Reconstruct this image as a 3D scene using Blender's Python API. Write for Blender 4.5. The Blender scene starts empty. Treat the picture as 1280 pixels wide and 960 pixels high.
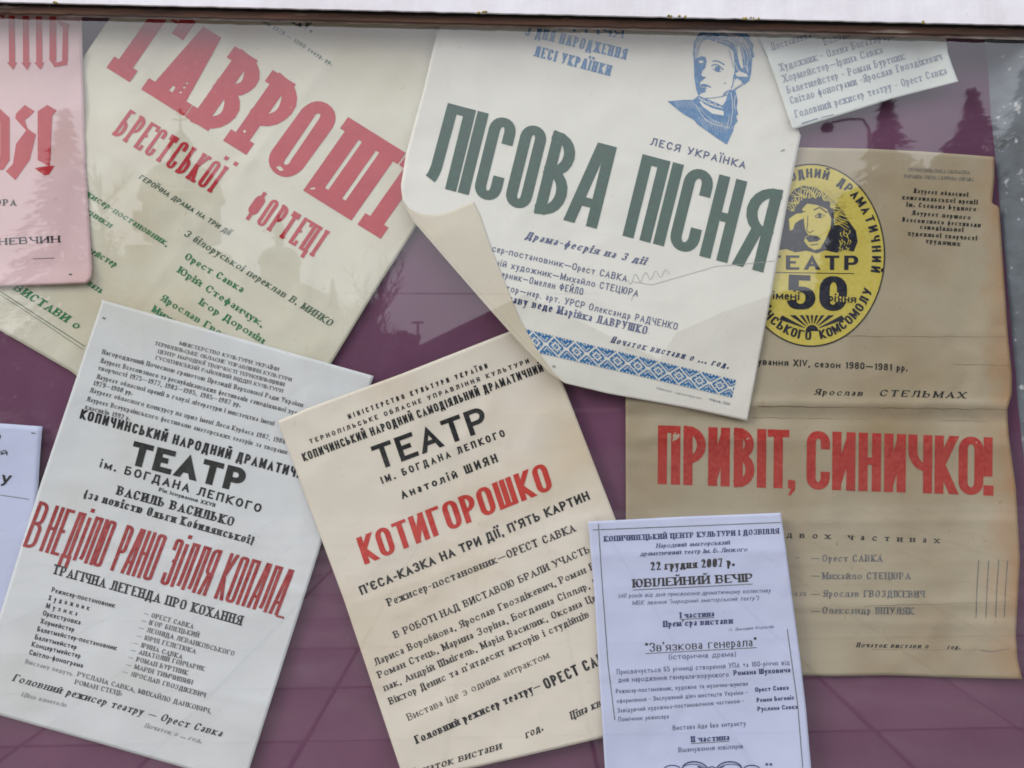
import bpy, bmesh, math, random
from mathutils import Vector, Matrix, noise
from mathutils.geometry import tessellate_polygon
random.seed(7)
sc = bpy.context.scene
COL = sc.collection
R = math.radians

# ------------------------------------------------------------------ camera, sky, sun, exposure
F = 1005.0            # focal length in photo pixels (1280 wide)
DB = 0.90             # camera to back board
GL = 0.031            # glass in front of board
HC = 1.52             # eye height
ROLL = R(1.1)
cam_d = bpy.data.cameras.new('camera'); cam = bpy.data.objects.new('camera', cam_d); COL.objects.link(cam)
cam.location = (0, -DB, HC)
cam.rotation_euler = (R(90), ROLL, 0)
cam_d.sensor_width = 36; cam_d.lens = 36 * F / 1280
cam_d.clip_start = 0.02; cam_d.clip_end = 2000
sc.camera = cam

SUN_EL, SUN_AZ = 28, 238
w = bpy.data.worlds.new('World'); sc.world = w; w.use_nodes = True
nt = w.node_tree; nt.nodes.clear()
out = nt.nodes.new('ShaderNodeOutputWorld'); bg = nt.nodes.new('ShaderNodeBackground')
sky = nt.nodes.new('ShaderNodeTexSky'); sky.sky_type = 'NISHITA'; sky.sun_disc = False
sky.sun_elevation = R(SUN_EL); sky.sun_rotation = R(SUN_AZ); sky.dust_density = 3.0; sky.air_density = 1.2
tc = nt.nodes.new('ShaderNodeTexCoord'); mp = nt.nodes.new('ShaderNodeMapping'); mp.inputs['Scale'].default_value = (1, 1, 2.4)
nz = nt.nodes.new('ShaderNodeTexNoise'); nz.inputs['Scale'].default_value = 2.2; nz.inputs['Detail'].default_value = 5
cr = nt.nodes.new('ShaderNodeValToRGB')
cr.color_ramp.elements[0].position = 0.3; cr.color_ramp.elements[0].color = (8.2, 8.5, 9.5, 1)
cr.color_ramp.elements[1].position = 0.7; cr.color_ramp.elements[1].color = (9.8, 10.0, 10.5, 1)
mx = nt.nodes.new('ShaderNodeMixRGB'); mx.inputs[0].default_value = 0.86
nt.links.new(tc.outputs['Generated'], mp.inputs[0]); nt.links.new(mp.outputs[0], nz.inputs[0]); nt.links.new(nz.outputs[0], cr.inputs[0])
sxz = nt.nodes.new('ShaderNodeSeparateXYZ'); nt.links.new(tc.outputs['Generated'], sxz.inputs[0])
mz = nt.nodes.new('ShaderNodeMath'); mz.operation = 'MULTIPLY_ADD'; mz.use_clamp = False; mz.inputs[1].default_value = 1.05; mz.inputs[2].default_value = .8; nt.links.new(sxz.outputs[2], mz.inputs[0])
mc = nt.nodes.new('ShaderNodeVectorMath'); mc.operation = 'SCALE'; nt.links.new(cr.outputs[0], mc.inputs[0]); nt.links.new(mz.outputs[0], mc.inputs['Scale'])
nt.links.new(sky.outputs[0], mx.inputs[1]); nt.links.new(mc.outputs[0], mx.inputs[2])
nt.links.new(mx.outputs[0], bg.inputs[0]); bg.inputs[1].default_value = 0.12
nt.links.new(bg.outputs[0], out.inputs[0])
sd = bpy.data.lights.new('sun', 'SUN'); sd.energy = 1.3; sd.angle = R(20); sd.color = (1, .96, .9)
so = bpy.data.objects.new('sun', sd); COL.objects.link(so)
so.rotation_euler = (R(90 - SUN_EL), 0, R(180 - SUN_AZ)); so.location = (-2, -4, 6)
sc.view_settings.view_transform = 'Standard'; sc.view_settings.look = 'None'
sc.view_settings.exposure = 0.34; sc.view_settings.gamma = 1
sc.render.engine = 'CYCLES'
sc.cycles.use_denoising = True
sc.cycles.filter_width = 1.75; sc.cycles.max_bounces = 6; sc.cycles.transparent_max_bounces = 8
sc.cycles.sample_clamp_indirect = 5

# ------------------------------------------------------------------ pixel -> place
CR, SR = math.cos(ROLL), math.sin(ROLL)
def pdir(px, py):
    a, b = (px - 640) / F, (480 - py) / F
    return (a * CR + b * SR, -a * SR + b * CR)
def P(px, py, d=0.0):
    """point of the display, d metres in front of the board"""
    dx, dz = pdir(px, py); t = DB - d
    return Vector((dx * t, -d, HC + dz * t))
def refl(px, py, L):
    """real place, L metres before the glass, of a thing mirrored at that spot of the glass"""
    dx, dz = pdir(px, py); t = (DB - GL) + L
    return Vector((dx * t, -GL - L, HC + dz * t))

# ------------------------------------------------------------------ materials
def rgb(r, g, b):
    f = lambda c: (c / 255 / 12.92) if c / 255 <= .04045 else ((c / 255 + .055) / 1.055) ** 2.4
    return (f(r), f(g), f(b), 1)
def mat(name, c1, c2=None, scale=8, rough=.7, bump=0, bscale=60, spec=.3, detail=6, lo=.35, hi=.65, stretch=(1, 1, 1), extra=None):
    m = bpy.data.materials.new(name); m.use_nodes = True; n = m.node_tree; b = n.nodes['Principled BSDF']
    b.inputs['Roughness'].default_value = rough; b.inputs['Specular IOR Level'].default_value = spec
    tc = n.nodes.new('ShaderNodeTexCoord'); mp = n.nodes.new('ShaderNodeMapping'); mp.inputs['Scale'].default_value = stretch
    n.links.new(tc.outputs['Object'], mp.inputs[0])
    col = None
    if c2 is None: b.inputs['Base Color'].default_value = c1
    else:
        t = n.nodes.new('ShaderNodeTexNoise'); t.inputs['Scale'].default_value = scale; t.inputs['Detail'].default_value = detail
        n.links.new(mp.outputs[0], t.inputs[0])
        r = n.nodes.new('ShaderNodeValToRGB'); r.color_ramp.elements[0].position = lo; r.color_ramp.elements[1].position = hi
        r.color_ramp.elements[0].color = c1; r.color_ramp.elements[1].color = c2
        n.links.new(t.outputs[0], r.inputs[0]); col = r.outputs[0]
        if extra:                       # a second, sparse layer: (colour, scale, threshold lo, hi)
            for ec, es, elo, ehi in extra:
                t2 = n.nodes.new('ShaderNodeTexNoise'); t2.inputs['Scale'].default_value = es; t2.inputs['Detail'].default_value = 8
                n.links.new(mp.outputs[0], t2.inputs[0])
                r2 = n.nodes.new('ShaderNodeValToRGB'); r2.color_ramp.elements[0].position = elo; r2.color_ramp.elements[1].position = ehi
                n.links.new(t2.outputs[0], r2.inputs[0])
                mm = n.nodes.new('ShaderNodeMixRGB'); n.links.new(r2.outputs[0], mm.inputs[0]); n.links.new(col, mm.inputs[1]); mm.inputs[2].default_value = ec
                col = mm.outputs[0]
        n.links.new(col, b.inputs['Base Color'])
    if bump:
        t = n.nodes.new('ShaderNodeTexNoise'); t.inputs['Scale'].default_value = bscale; t.inputs['Detail'].default_value = 5
        n.links.new(mp.outputs[0], t.inputs[0])
        bp = n.nodes.new('ShaderNodeBump'); bp.inputs['Strength'].default_value = 1; bp.inputs['Distance'].default_value = bump
        n.links.new(t.outputs[0], bp.inputs['Height']); n.links.new(bp.outputs[0], b.inputs['Normal'])
    return m
def paper(name, c, stain, rough=.62, amt=(.52, .8), bump=.0006, fibre=.95):
    c2 = tuple(x * fibre for x in c[:3]) + (1,)
    return mat(name, c, c2, 14, rough, bump, 38, .35, extra=[(stain, 6, amt[0], amt[1]), (stain, 160, .66, .8)])
def ink(name, c, fade, lo=.5, hi=.85):
    return mat(name, c, fade, 220, .75, 0, 0, .25, lo=lo, hi=hi, extra=[(tuple(.55 * a + .45 * b_ for a, b_ in zip(c, fade)), 28, .5, .72), (fade, 700, .72, .86)])

M = {}
M['pap_gav'] = paper('aged_greenish_paper', rgb(203, 197, 180), rgb(182, 169, 142))
M['pap_pink'] = paper('pink_paper', rgb(208, 176, 178), rgb(188, 150, 140))
M['pap_white'] = paper('grey_white_paper', rgb(206, 206, 208), rgb(192, 190, 184))
M['pap_kot'] = paper('cream_paper', rgb(214, 203, 190), rgb(198, 180, 154))
M['pap_lis'] = paper('off_white_paper', rgb(211, 206, 197), rgb(196, 186, 168), amt=(.6, .9))
M['pap_back'] = paper('paper_reverse', rgb(192, 180, 160), rgb(176, 160, 132))
M['pap_pry'] = paper('brown_paper', rgb(162, 149, 127), rgb(138, 117, 86), amt=(.48, .8), bump=.001)
n = M['pap_pry'].node_tree; b = n.nodes['Principled BSDF']; src = b.inputs['Base Color'].links[0].from_socket
tc_ = [q for q in n.nodes if q.type == 'TEX_COORD'][0]; sx_ = n.nodes.new('ShaderNodeSeparateXYZ'); n.links.new(tc_.outputs['Object'], sx_.inputs[0])
t_ = n.nodes.new('ShaderNodeTexNoise'); t_.inputs['Scale'].default_value = 34; t_.inputs['Detail'].default_value = 6; n.links.new(tc_.outputs['Object'], t_.inputs[0])
ad_ = n.nodes.new('ShaderNodeMath'); ad_.operation = 'MULTIPLY_ADD'; ad_.inputs[1].default_value = .05; n.links.new(t_.outputs[0], ad_.inputs[0]); n.links.new(sx_.outputs[0], ad_.inputs[2])
mr_ = n.nodes.new('ShaderNodeMapRange'); mr_.inputs['From Min'].default_value = .545; mr_.inputs['From Max'].default_value = .592; mr_.inputs['To Max'].default_value = .75; n.links.new(ad_.outputs[0], mr_.inputs['Value'])
mx_ = n.nodes.new('ShaderNodeMixRGB'); mx_.inputs[2].default_value = rgb(158, 108, 62); n.links.new(mr_.outputs[0], mx_.inputs[0]); n.links.new(src, mx_.inputs[1]); n.links.new(mx_.outputs[0], b.inputs['Base Color'])
M['pap_a4'] = paper('bluish_copy_paper', rgb(188, 192, 219), rgb(176, 180, 208), amt=(.6, .9))
M['pap_top'] = paper('pale_paper', rgb(206, 208, 204), rgb(194, 194, 188))
M['black'] = ink('black_ink', (.012, .012, .014, 1), (.05, .05, .05, 1))
M['grey'] = ink('grey_ink', (.07, .07, .075, 1), (.2, .2, .2, 1), .35, .75)
M['faint'] = ink('faint_ink', (.2, .2, .21, 1), (.36, .36, .35, 1), .35, .7)
M['red'] = ink('red_ink', rgb(180, 42, 36), rgb(192, 70, 60))
M['pryred'] = ink('brick_red_ink', rgb(156, 42, 38), rgb(170, 66, 58), .4, .75)
M['gavred'] = ink('faded_red_ink', rgb(170, 34, 46), rgb(186, 66, 72))
M['dred'] = ink('dark_red_ink', rgb(140, 34, 40), rgb(168, 70, 68), .4, .75)
M['green'] = ink('green_ink', rgb(2, 54, 34), rgb(20, 78, 54), .45, .8)
M['lgreen'] = ink('bright_green_ink', rgb(16, 106, 62), rgb(70, 130, 90), .4, .75)
M['dgreen'] = ink('dull_green_ink', rgb(52, 84, 66), rgb(90, 110, 88), .4, .75)
M['blue'] = ink('blue_ink', rgb(40, 98, 148), rgb(92, 136, 172), .45, .78)
M['navy'] = ink('navy_ink', rgb(28, 42, 92), rgb(70, 80, 120), .4, .8)
M['slate'] = ink('slate_ink', rgb(84, 92, 124), rgb(120, 126, 150), .4, .75)
M['slate2'] = ink('blurred_grey_ink', rgb(112, 118, 140), rgb(150, 154, 166), .4, .7)
M['crease'] = mat('painted_fold_shade', rgb(112, 96, 74), rgb(140, 126, 104), 40, .9, lo=.4, hi=.6)  # brown tone that stands in for shade along the paper folds
M['yellow'] = ink('yellow_ink', rgb(186, 168, 74), rgb(194, 178, 100), .4, .75)
M['emb'] = ink('emblem_ink', rgb(30, 30, 42), rgb(70, 70, 80))
M['board'] = mat('purple_cloth', rgb(108, 67, 92), rgb(95, 58, 82), 5, .8, .0009, 26, .25,
                 extra=[(rgb(112, 80, 104), 11, .58, .85), (rgb(120, 100, 118), 300, .68, .8)])
M['whitepaint'] = mat('chipped_white_paint', rgb(214, 212, 218), rgb(204, 201, 206), 18, .45, .0006, 70, .5,
                      extra=[(rgb(150, 134, 96), 42, .7, .76), (rgb(120, 104, 84), 150, .74, .78)])
M['bead'] = mat('weathered_brown_wood', rgb(98, 70, 56), rgb(58, 42, 35), 26, .75, .0012, 60, .3, stretch=(.25, 1, 3),
                extra=[(rgb(148, 134, 124), 34, .6, .72)])
M['side'] = mat('worn_grey_paint', rgb(106, 112, 122), rgb(84, 88, 94), 22, .6, .0015, 60, .4,
                extra=[(rgb(60, 60, 62), 30, .6, .72), (rgb(186, 186, 188), 90, .64, .72)])
M['lip'] = mat('bare_wood_edge', rgb(116, 98, 88), rgb(82, 66, 58), 30, .8, .001, 80, .2, stretch=(.3, 1, 2), extra=[(rgb(150, 142, 138), 12, .55, .7)])
M['lichen'] = mat('yellow_lichen', rgb(170, 150, 70), rgb(120, 110, 60), 200, .9)
M['gap'] = mat('dark_gap', (.01, .008, .007, 1), None, rough=.9)

def glass_mat():
    m = bpy.data.materials.new('window_glass'); m.use_nodes = True; n = m.node_tree; n.nodes.clear()
    o = n.nodes.new('ShaderNodeOutputMaterial'); mixs = n.nodes.new('ShaderNodeMixShader')
    tr = n.nodes.new('ShaderNodeBsdfTransparent'); tr.inputs[0].default_value = (.94, .96, .95, 1)
    gl = n.nodes.new('ShaderNodeBsdfGlossy'); gl.inputs['Roughness'].default_value = 0.02; gl.inputs[0].default_value = (1, 1, 1, 1)
    lw = n.nodes.new('ShaderNodeLayerWeight'); lw.inputs[0].default_value = .5
    pw = n.nodes.new('ShaderNodeMath'); pw.operation = 'POWER'; pw.inputs[1].default_value = 5
    mu = n.nodes.new('ShaderNodeMath'); mu.operation = 'MULTIPLY_ADD'; mu.inputs[1].default_value = .85; mu.inputs[2].default_value = .084
    n.links.new(lw.outputs['Facing'], pw.inputs[0]); n.links.new(pw.outputs[0], mu.inputs[0])
    n.links.new(mu.outputs[0], mixs.inputs[0]); n.links.new(tr.outputs[0], mixs.inputs[1]); n.links.new(gl.outputs[0], mixs.inputs[2])
    n.links.new(mixs.outputs[0], o.inputs[0]); return m
M['glass'] = glass_mat()
M['stone'] = mat('church_plaster', rgb(150, 144, 130), rgb(128, 122, 110), 1, .85)
M['dome'] = mat('dark_tin_roof', rgb(70, 78, 76), rgb(56, 62, 62), 2, .6)
M['win'] = mat('dark_window', (.03, .03, .035, 1), None, rough=.3)
M['roof'] = mat('brown_roof_sheet', rgb(62, 50, 48), rgb(48, 40, 40), 2, .8)
M['wallh'] = mat('house_render', rgb(70, 64, 60), rgb(58, 54, 50), 2, .9)
M['needle'] = mat('spruce_needles', (.018, .03, .018, 1), (.035, .05, .028, 1), 2, .9)
M['bark'] = mat('bark', (.06, .05, .04, 1), (.1, .085, .07, 1), 3, .9)
M['twig'] = mat('pale_twigs', (.09, .085, .07, 1), (.16, .15, .12, 1), 3, .9)
M['slab'] = mat('concrete_slab', rgb(138, 132, 128), rgb(118, 112, 108), 3, .9, extra=[(rgb(100, 96, 92), 1.1, .5, .7)])
M['ground'] = mat('ground_soil', (.06, .06, .05, 1), (.09, .085, .07, 1), .6, .95)
M['metal'] = mat('lamp_metal', (.05, .05, .055, 1), None, rough=.5)

# ------------------------------------------------------------------ object helpers
def tag(o, label=None, cat=None, group=None, kind=None):
    for k, v in (('label', label), ('category', cat), ('group', group), ('kind', kind)):
        if v: o[k] = v
    return o
def empty(name, loc=(0, 0, 0)):
    o = bpy.data.objects.new(name, None); COL.objects.link(o); o.location = loc; o.empty_display_size = .05; return o
def mesh(name, vs, fs, m, parent=None, smooth=False):
    me = bpy.data.meshes.new(name); me.from_pydata([tuple(v) for v in vs], [], fs); me.update()
    if smooth: me.polygons.foreach_set('use_smooth', [True] * len(me.polygons))
    me.materials.append(m)
    o = bpy.data.objects.new(name, me); COL.objects.link(o)
    if parent:
        o.parent = parent; o.matrix_parent_inverse = Matrix.Translation(-Vector(parent.location))
    return o
class MB:
    def __init__(s): s.v = []; s.f = []
    def add(s, vs, fs):
        k = len(s.v); s.v += [Vector(v) for v in vs]; s.f += [tuple(i + k for i in f) for f in fs]
    def box(s, x0, y0, z0, x1, y1, z1):
        s.add([(x0, y0, z0), (x1, y0, z0), (x1, y1, z0), (x0, y1, z0), (x0, y0, z1), (x1, y0, z1), (x1, y1, z1), (x0, y1, z1)],
              [(0, 3, 2, 1), (4, 5, 6, 7), (0, 1, 5, 4), (1, 2, 6, 5), (2, 3, 7, 6), (3, 0, 4, 7)])
    def tube(s, pts, rads, n=8, cap=True):
        pts = [Vector(p) for p in pts]; rings = []
        for i, p in enumerate(pts):
            t = (pts[min(i + 1, len(pts) - 1)] - pts[max(i - 1, 0)]).normalized()
            a = t.orthogonal().normalized() if i == 0 else (a - t * a.dot(t)).normalized()
            b = t.cross(a); r = rads[i] if isinstance(rads, (list, tuple)) else rads
            rings.append([p + (a * math.cos(2 * math.pi * k / n) + b * math.sin(2 * math.pi * k / n)) * r for k in range(n)])
        fs = [(i * n + k, i * n + (k + 1) % n, (i + 1) * n + (k + 1) % n, (i + 1) * n + k) for i in range(len(pts) - 1) for k in range(n)]
        if cap: fs += [tuple(range(n))[::-1], tuple(range((len(pts) - 1) * n, len(pts) * n))]
        s.add([v for r in rings for v in r], fs)
    def lathe(s, c, prof, n=24):
        c = Vector(c); vs = []
        for r, z in prof:
            for k in range(n): vs.append(c + Vector((r * math.cos(2 * math.pi * k / n), r * math.sin(2 * math.pi * k / n), z)))
        fs = [(i * n + k, i * n + (k + 1) % n, (i + 1) * n + (k + 1) % n, (i + 1) * n + k) for i in range(len(prof) - 1) for k in range(n)]
        s.add(vs, fs)
    def build(s, name, m, parent=None, smooth=False): return mesh(name, s.v, s.f, m, parent, smooth)

# ------------------------------------------------------------------ sheets of paper
def sm(a, b, x):
    t = max(0, min(1, (x - a) / (b - a))); return t * t * (3 - 2 * t)
def nz2(px, py, s, seed): return noise.noise(Vector((px / s, py / s, seed)))
def wr(px, py, seed, a=.001):
    """handled paper: shallow dents with ridges between them"""
    n1 = nz2(px, py, 75, seed); n2 = nz2(px + 40 * n1, py - 30 * n1, 34, seed + 7)
    sf = lambda v: math.exp(-v * v)
    return a * sf(n1 * 4) + a * .6 * sf(n2 * 3.6) * max(0, .4 + nz2(px, py, 160, seed + 3) * 1.6)
def crease(d, wd): return math.exp(-(math.sqrt(d * d + 2.5) - 1.58) / wd)
class field:
    """a paper's relief on a 5-pixel lattice, shared by the sheet and its print"""
    def __init__(s, f): s.f = f; s.c = {}
    def at(s, i, j):
        k = (i, j)
        if k not in s.c: s.c[k] = s.f(i * 5, j * 5)
        return s.c[k]
    def __call__(s, x, y):
        i, j = math.floor(x / 5), math.floor(y / 5); u, v = x / 5 - i, y / 5 - j
        return (s.at(i, j) * (1 - u) + s.at(i + 1, j) * u) * (1 - v) + (s.at(i, j + 1) * (1 - u) + s.at(i + 1, j + 1) * u) * v
def linedist(px, py, x0, y0, x1, y1):
    dx, dy = x1 - x0, y1 - y0; return ((px - x0) * dy - (py - y0) * dx) / math.hypot(dx, dy)
def polyeval(pts, t):
    L = [0]
    for a, b in zip(pts, pts[1:]): L.append(L[-1] + math.hypot(b[0] - a[0], b[1] - a[1]))
    s = t * L[-1]
    for i in range(len(pts) - 1):
        if s <= L[i + 1] or i == len(pts) - 2:
            k = (s - L[i]) / max(1e-9, L[i + 1] - L[i]); return (pts[i][0] + (pts[i + 1][0] - pts[i][0]) * k, pts[i][1] + (pts[i + 1][1] - pts[i][1]) * k)
def smooth_line(pts, it=2):
    for _ in range(it):
        q = [pts[0]]
        for a, b in zip(pts, pts[1:]):
            q += [(a[0] * .75 + b[0] * .25, a[1] * .75 + b[1] * .25), (a[0] * .25 + b[0] * .75, a[1] * .25 + b[1] * .75)]
        pts = q + [pts[-1]]
    return pts
TH = .00013
def sheet(name, top, right, bottom, left, depth, m, parent, nu=90, nv=110, smooth_edges=()):
    """a sheet whose four edges run TL-TR, TR-BR, BL-BR, TL-BL; real thickness"""
    e = {}
    for k, v in (('t', top), ('r', right), ('b', bottom), ('l', left)): e[k] = smooth_line(v) if k in smooth_edges else v
    T, Rr, B, Lf = e['t'], e['r'], e['b'], e['l']
    p00, p10, p01, p11 = T[0], T[-1], B[0], B[-1]
    vs = []
    for j in range(nv + 1):
        v = j / nv
        l, r = polyeval(Lf, v), polyeval(Rr, v)
        for i in range(nu + 1):
            u = i / nu
            t, b = polyeval(T, u), polyeval(B, u)
            x, y = [(1 - v) * t[k] + v * b[k] + (1 - u) * l[k] + u * r[k] - ((1 - u) * (1 - v) * p00[k] + u * (1 - v) * p10[k] + (1 - u) * v * p01[k] + u * v * p11[k]) for k in (0, 1)]
            vs.append((x, y))
    n = nu + 1
    V = [P(x, y, depth(x, y)) for x, y in vs]; N = len(V)
    V += [p + Vector((0, TH, 0)) for p in V]
    fs = []
    for j in range(nv):
        for i in range(nu):
            a = j * n + i; fs.append((a, a + n, a + n + 1, a + 1)); fs.append((a + N, a + 1 + N, a + n + 1 + N, a + n + N))
    rim = [i for i in range(n)] + [j * n + nu for j in range(1, nv + 1)] + [nv * n + i for i in range(nu - 1, -1, -1)] + [j * n for j in range(nv - 1, 0, -1)]
    for a, b in zip(rim, rim[1:] + rim[:1]): fs.append((a, b, b + N, a + N))
    return mesh(name, V, fs, m, parent, smooth=True)

# ------------------------------------------------------------------ stroke lettering
# a glyph = (width, [paths]); a path = points (x, y[, 1 = rounded corner]); x, y in 0..1 of the letter box
r = 1
G = {
 'А': (1.05, [[(0,0),(.5,1),(1,0)], [(.17,.3),(.83,.3)]]),
 'Б': (.95, [[(0,0),(0,1),(.92,1)], [(0,.56),(1,.56,r),(1,0,r),(0,0)]]),
 'В': (.95, [[(0,0),(0,1)], [(0,1),(.93,1,r),(.93,.53,r),(0,.53)], [(0,.53),(1,.53,r),(1,0,r),(0,0)]]),
 'Г': (.8, [[(0,0),(0,1),(1,1)]]),
 'Д': (1.15, [[(0,-.2),(0,0),(1,0),(1,-.2)], [(.14,0),(.26,1),(.86,1),(.86,0)]]),
 'Е': (.85, [[(1,1),(0,1),(0,0),(1,0)], [(0,.52),(.85,.52)]]),
 'Є': (.95, [[(1,.76),(1,1,r),(0,1,r),(0,0,r),(1,0,r),(1,.24)], [(0,.52),(.75,.52)]]),
 'Ж': (1.5, [[(.5,0),(.5,1)], [(0,1),(.38,.5),(0,0)], [(1,1),(.62,.5),(1,0)], [(.38,.5),(.62,.5)]]),
 'З': (.9, [[(0,.76),(0,1,r),(1,1,r),(1,.53,r),(.4,.53)], [(.4,.53),(1,.53,r),(1,0,r),(0,0,r),(0,.24)]]),
 'И': (1, [[(0,0),(0,1)], [(1,0),(1,1)], [(0,.05),(1,.95)]]),
 'Й': (1, [[(0,0),(0,1)], [(1,0),(1,1)], [(0,.05),(1,.95)], [(.25,1.3),(.25,1.15,r),(.75,1.15,r),(.75,1.3)]]),
 'І': (0, [[(0,0),(0,1)]]),
 'Ї': (0, [[(0,0),(0,1)], ('dot',-.16,1.22), ('dot',.16,1.22)]),
 'К': (1, [[(0,0),(0,1)], [(1,1),(.12,.5)], [(.12,.5),(1,0)]]),
 'Л': (1, [[(0,0),(.2,.08,r),(.26,1),(1,1),(1,0)]]),
 'М': (1.25, [[(0,0),(0,1)], [(0,1),(.5,.12),(1,1)], [(1,1),(1,0)]]),
 'Н': (1, [[(0,0),(0,1)], [(1,0),(1,1)], [(0,.52),(1,.52)]]),
 'О': (1.02, [[(.5,1),(1,1,r),(1,0,r),(0,0,r),(0,1,r),(.5,1)]]),
 'П': (1, [[(0,0),(0,1),(1,1),(1,0)]]),
 'Р': (.92, [[(0,0),(0,1)], [(0,1),(1,1,r),(1,.42,r),(0,.42)]]),
 'С': (.95, [[(1,.72),(1,1,r),(0,1,r),(0,0,r),(1,0,r),(1,.28)]]),
 'Т': (.95, [[(0,1),(1,1)], [(.5,0),(.5,1)]]),
 'У': (1, [[(0,1),(.55,.32)], [(1,1),(.5,.16),(.32,0,r),(.04,0)]]),
 'Ф': (1.3, [[(.5,-.04),(.5,1.04)], [(.5,.87),(1,.87,r),(1,.2,r),(0,.2,r),(0,.87,r),(.5,.87)]]),
 'Х': (1, [[(0,0),(1,1)], [(0,1),(1,0)]]),
 'Ц': (1.05, [[(0,1),(0,0),(1.1,0),(1.1,-.2)], [(.9,0),(.9,1)]]),
 'Ч': (.95, [[(0,1),(0,.42,r),(1,.42)], [(1,0),(1,1)]]),
 'Ш': (1.45, [[(0,1),(0,0),(1,0),(1,1)], [(.5,0),(.5,1)]]),
 'Щ': (1.5, [[(0,1),(0,0),(1.08,0),(1.08,-.2)], [(.93,0),(.93,1)], [(.47,0),(.47,1)]]),
 'Ь': (.9, [[(0,1),(0,0)], [(0,.55),(1,.55,r),(1,0,r),(0,0)]]),
 'Ю': (1.4, [[(0,0),(0,1)], [(0,.52),(.36,.52)], [(.68,1),(1,1,r),(1,0,r),(.36,0,r),(.36,1,r),(.68,1)]]),
 'Я': (.95, [[(1,0),(1,1)], [(1,1),(0,1,r),(0,.45,r),(1,.45)], [(.45,.45),(0,0)]]),
 'X': (1, [[(0,0),(1,1)], [(0,1),(1,0)]]), 'I': (0, [[(0,0),(0,1)]]), 'V': (1, [[(0,1),(.5,0),(1,1)]]),
 '0': (.8, [[(.5,1),(1,1,r),(1,0,r),(0,0,r),(0,1,r),(.5,1)]]), '1': (.35, [[(0,.8),(1,1),(1,0)]]),
 '2': (.8, [[(0,.75),(0,1,r),(1,1,r),(1,.55),(0,0),(1,0)]]),
 '3': (.8, [[(0,.8),(0,1,r),(1,1,r),(1,.53,r),(.4,.53)], [(.4,.53),(1,.53,r),(1,0,r),(0,0,r),(0,.2)]]),
 '4': (.8, [[(.8,0),(.8,1),(0,.3),(1,.3)]]),
 '5': (.85, [[(.95,1),(.06,1),(.06,.56)], [(.06,.6),(1,.6,r),(1,0,r),(0,0,r),(0,.22)]]),
 '6': (.8, [[(1,.82),(1,1,r),(0,1,r),(0,0,r),(1,0,r),(1,.55,r),(0,.55)]]),
 '7': (.8, [[(0,1),(1,1),(.3,0)]]),
 '8': (.8, [[(.5,1),(.95,1,r),(.95,.54,r),(.05,.54,r),(.05,1,r),(.5,1)], [(.5,.54),(1,.54,r),(1,0,r),(0,0,r),(0,.54,r),(.5,.54)]]),
 '9': (.8, [[(0,.18),(0,0,r),(1,0,r),(1,1,r),(0,1,r),(0,.45,r),(1,.45)]]),
 '.': (0, [('dot',0,.0)]), ',': (.05, [[(.6,.1),(0,-.16)]]), '-': (.35, [[(0,.4),(1,.4)]]), '—': (1.6, [[(0,.4),(1,.4)]]),
 '(': (.22, [[(1,.98),(.15,.72),(0,.45),(.15,.15),(1,-.12)]]), ')': (.22, [[(0,.98),(.85,.72),(1,.45),(.85,.15),(0,-.12)]]),
 '"': (.3, [[(0,1),(0,.75)], [(1,1),(1,.75)]]), "'": (0, [[(0,1.05),(0,.78)]]), '!': (0, [[(0,1),(0,.3)], ('dot',0,0)]),
}
LC = {
 'а': (.8, [[(.06,.8),(.06,1,r),(.9,1,r),(.9,0),(1.05,0)], [(.9,.56),(0,.56,r),(0,0,r),(.9,0)]]),
 'б': (.85, [[(.5,1),(1,1,r),(1,0,r),(0,0,r),(0,1,r),(.5,1)], [(0,.5),(0,1.42,r),(.95,1.46)]]),
 'е': (.8, [[(0,.52),(1,.52),(1,1,r),(0,1,r),(0,0,r),(1,0,r),(1,.16)]]),
 'р': (.85, [[(0,-.42),(0,1)], [(0,1),(1,1,r),(1,0,r),(0,0)]]),
 'у': (.85, [[(0,1),(.52,.06)], [(1,1),(.38,-.4,r),(0,-.4)]]),
 'ф': (1.2, [[(.5,-.42),(.5,1.42)], [(.5,1),(1,1,r),(1,0,r),(0,0,r),(0,1,r),(.5,1)]]),
 'і': (0, [[(0,0),(0,1)], ('dot',0,1.32)]),
 'ї': (0, [[(0,0),(0,1)], ('dot',-.17,1.32), ('dot',.17,1.32)]),
}
ALT = {'А': (1.05, [[(0,0),(.36,1),(.64,1),(1,0)], [(.14,.27),(.86,.27)]]), 'А2': (1.05, [[(0,0),(.6,1),(1,1),(1,0)], [(.22,.25),(1,.25)]]), 'Л': (1, [[(0,.02),(.14,.1,1),(.2,1),(1,1),(1,0)]])}
XH = .68
def glyph(ch):
    """-> width factor, paths, vertical scale"""
    if ch in G: return G[ch][0], G[ch][1], 1.0
    if ch in LC: return LC[ch][0] * XH, LC[ch][1], XH
    u = ch.upper()
    if u in G: return G[u][0] * .84, G[u][1], XH
    return .5, [], 1.0
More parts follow.
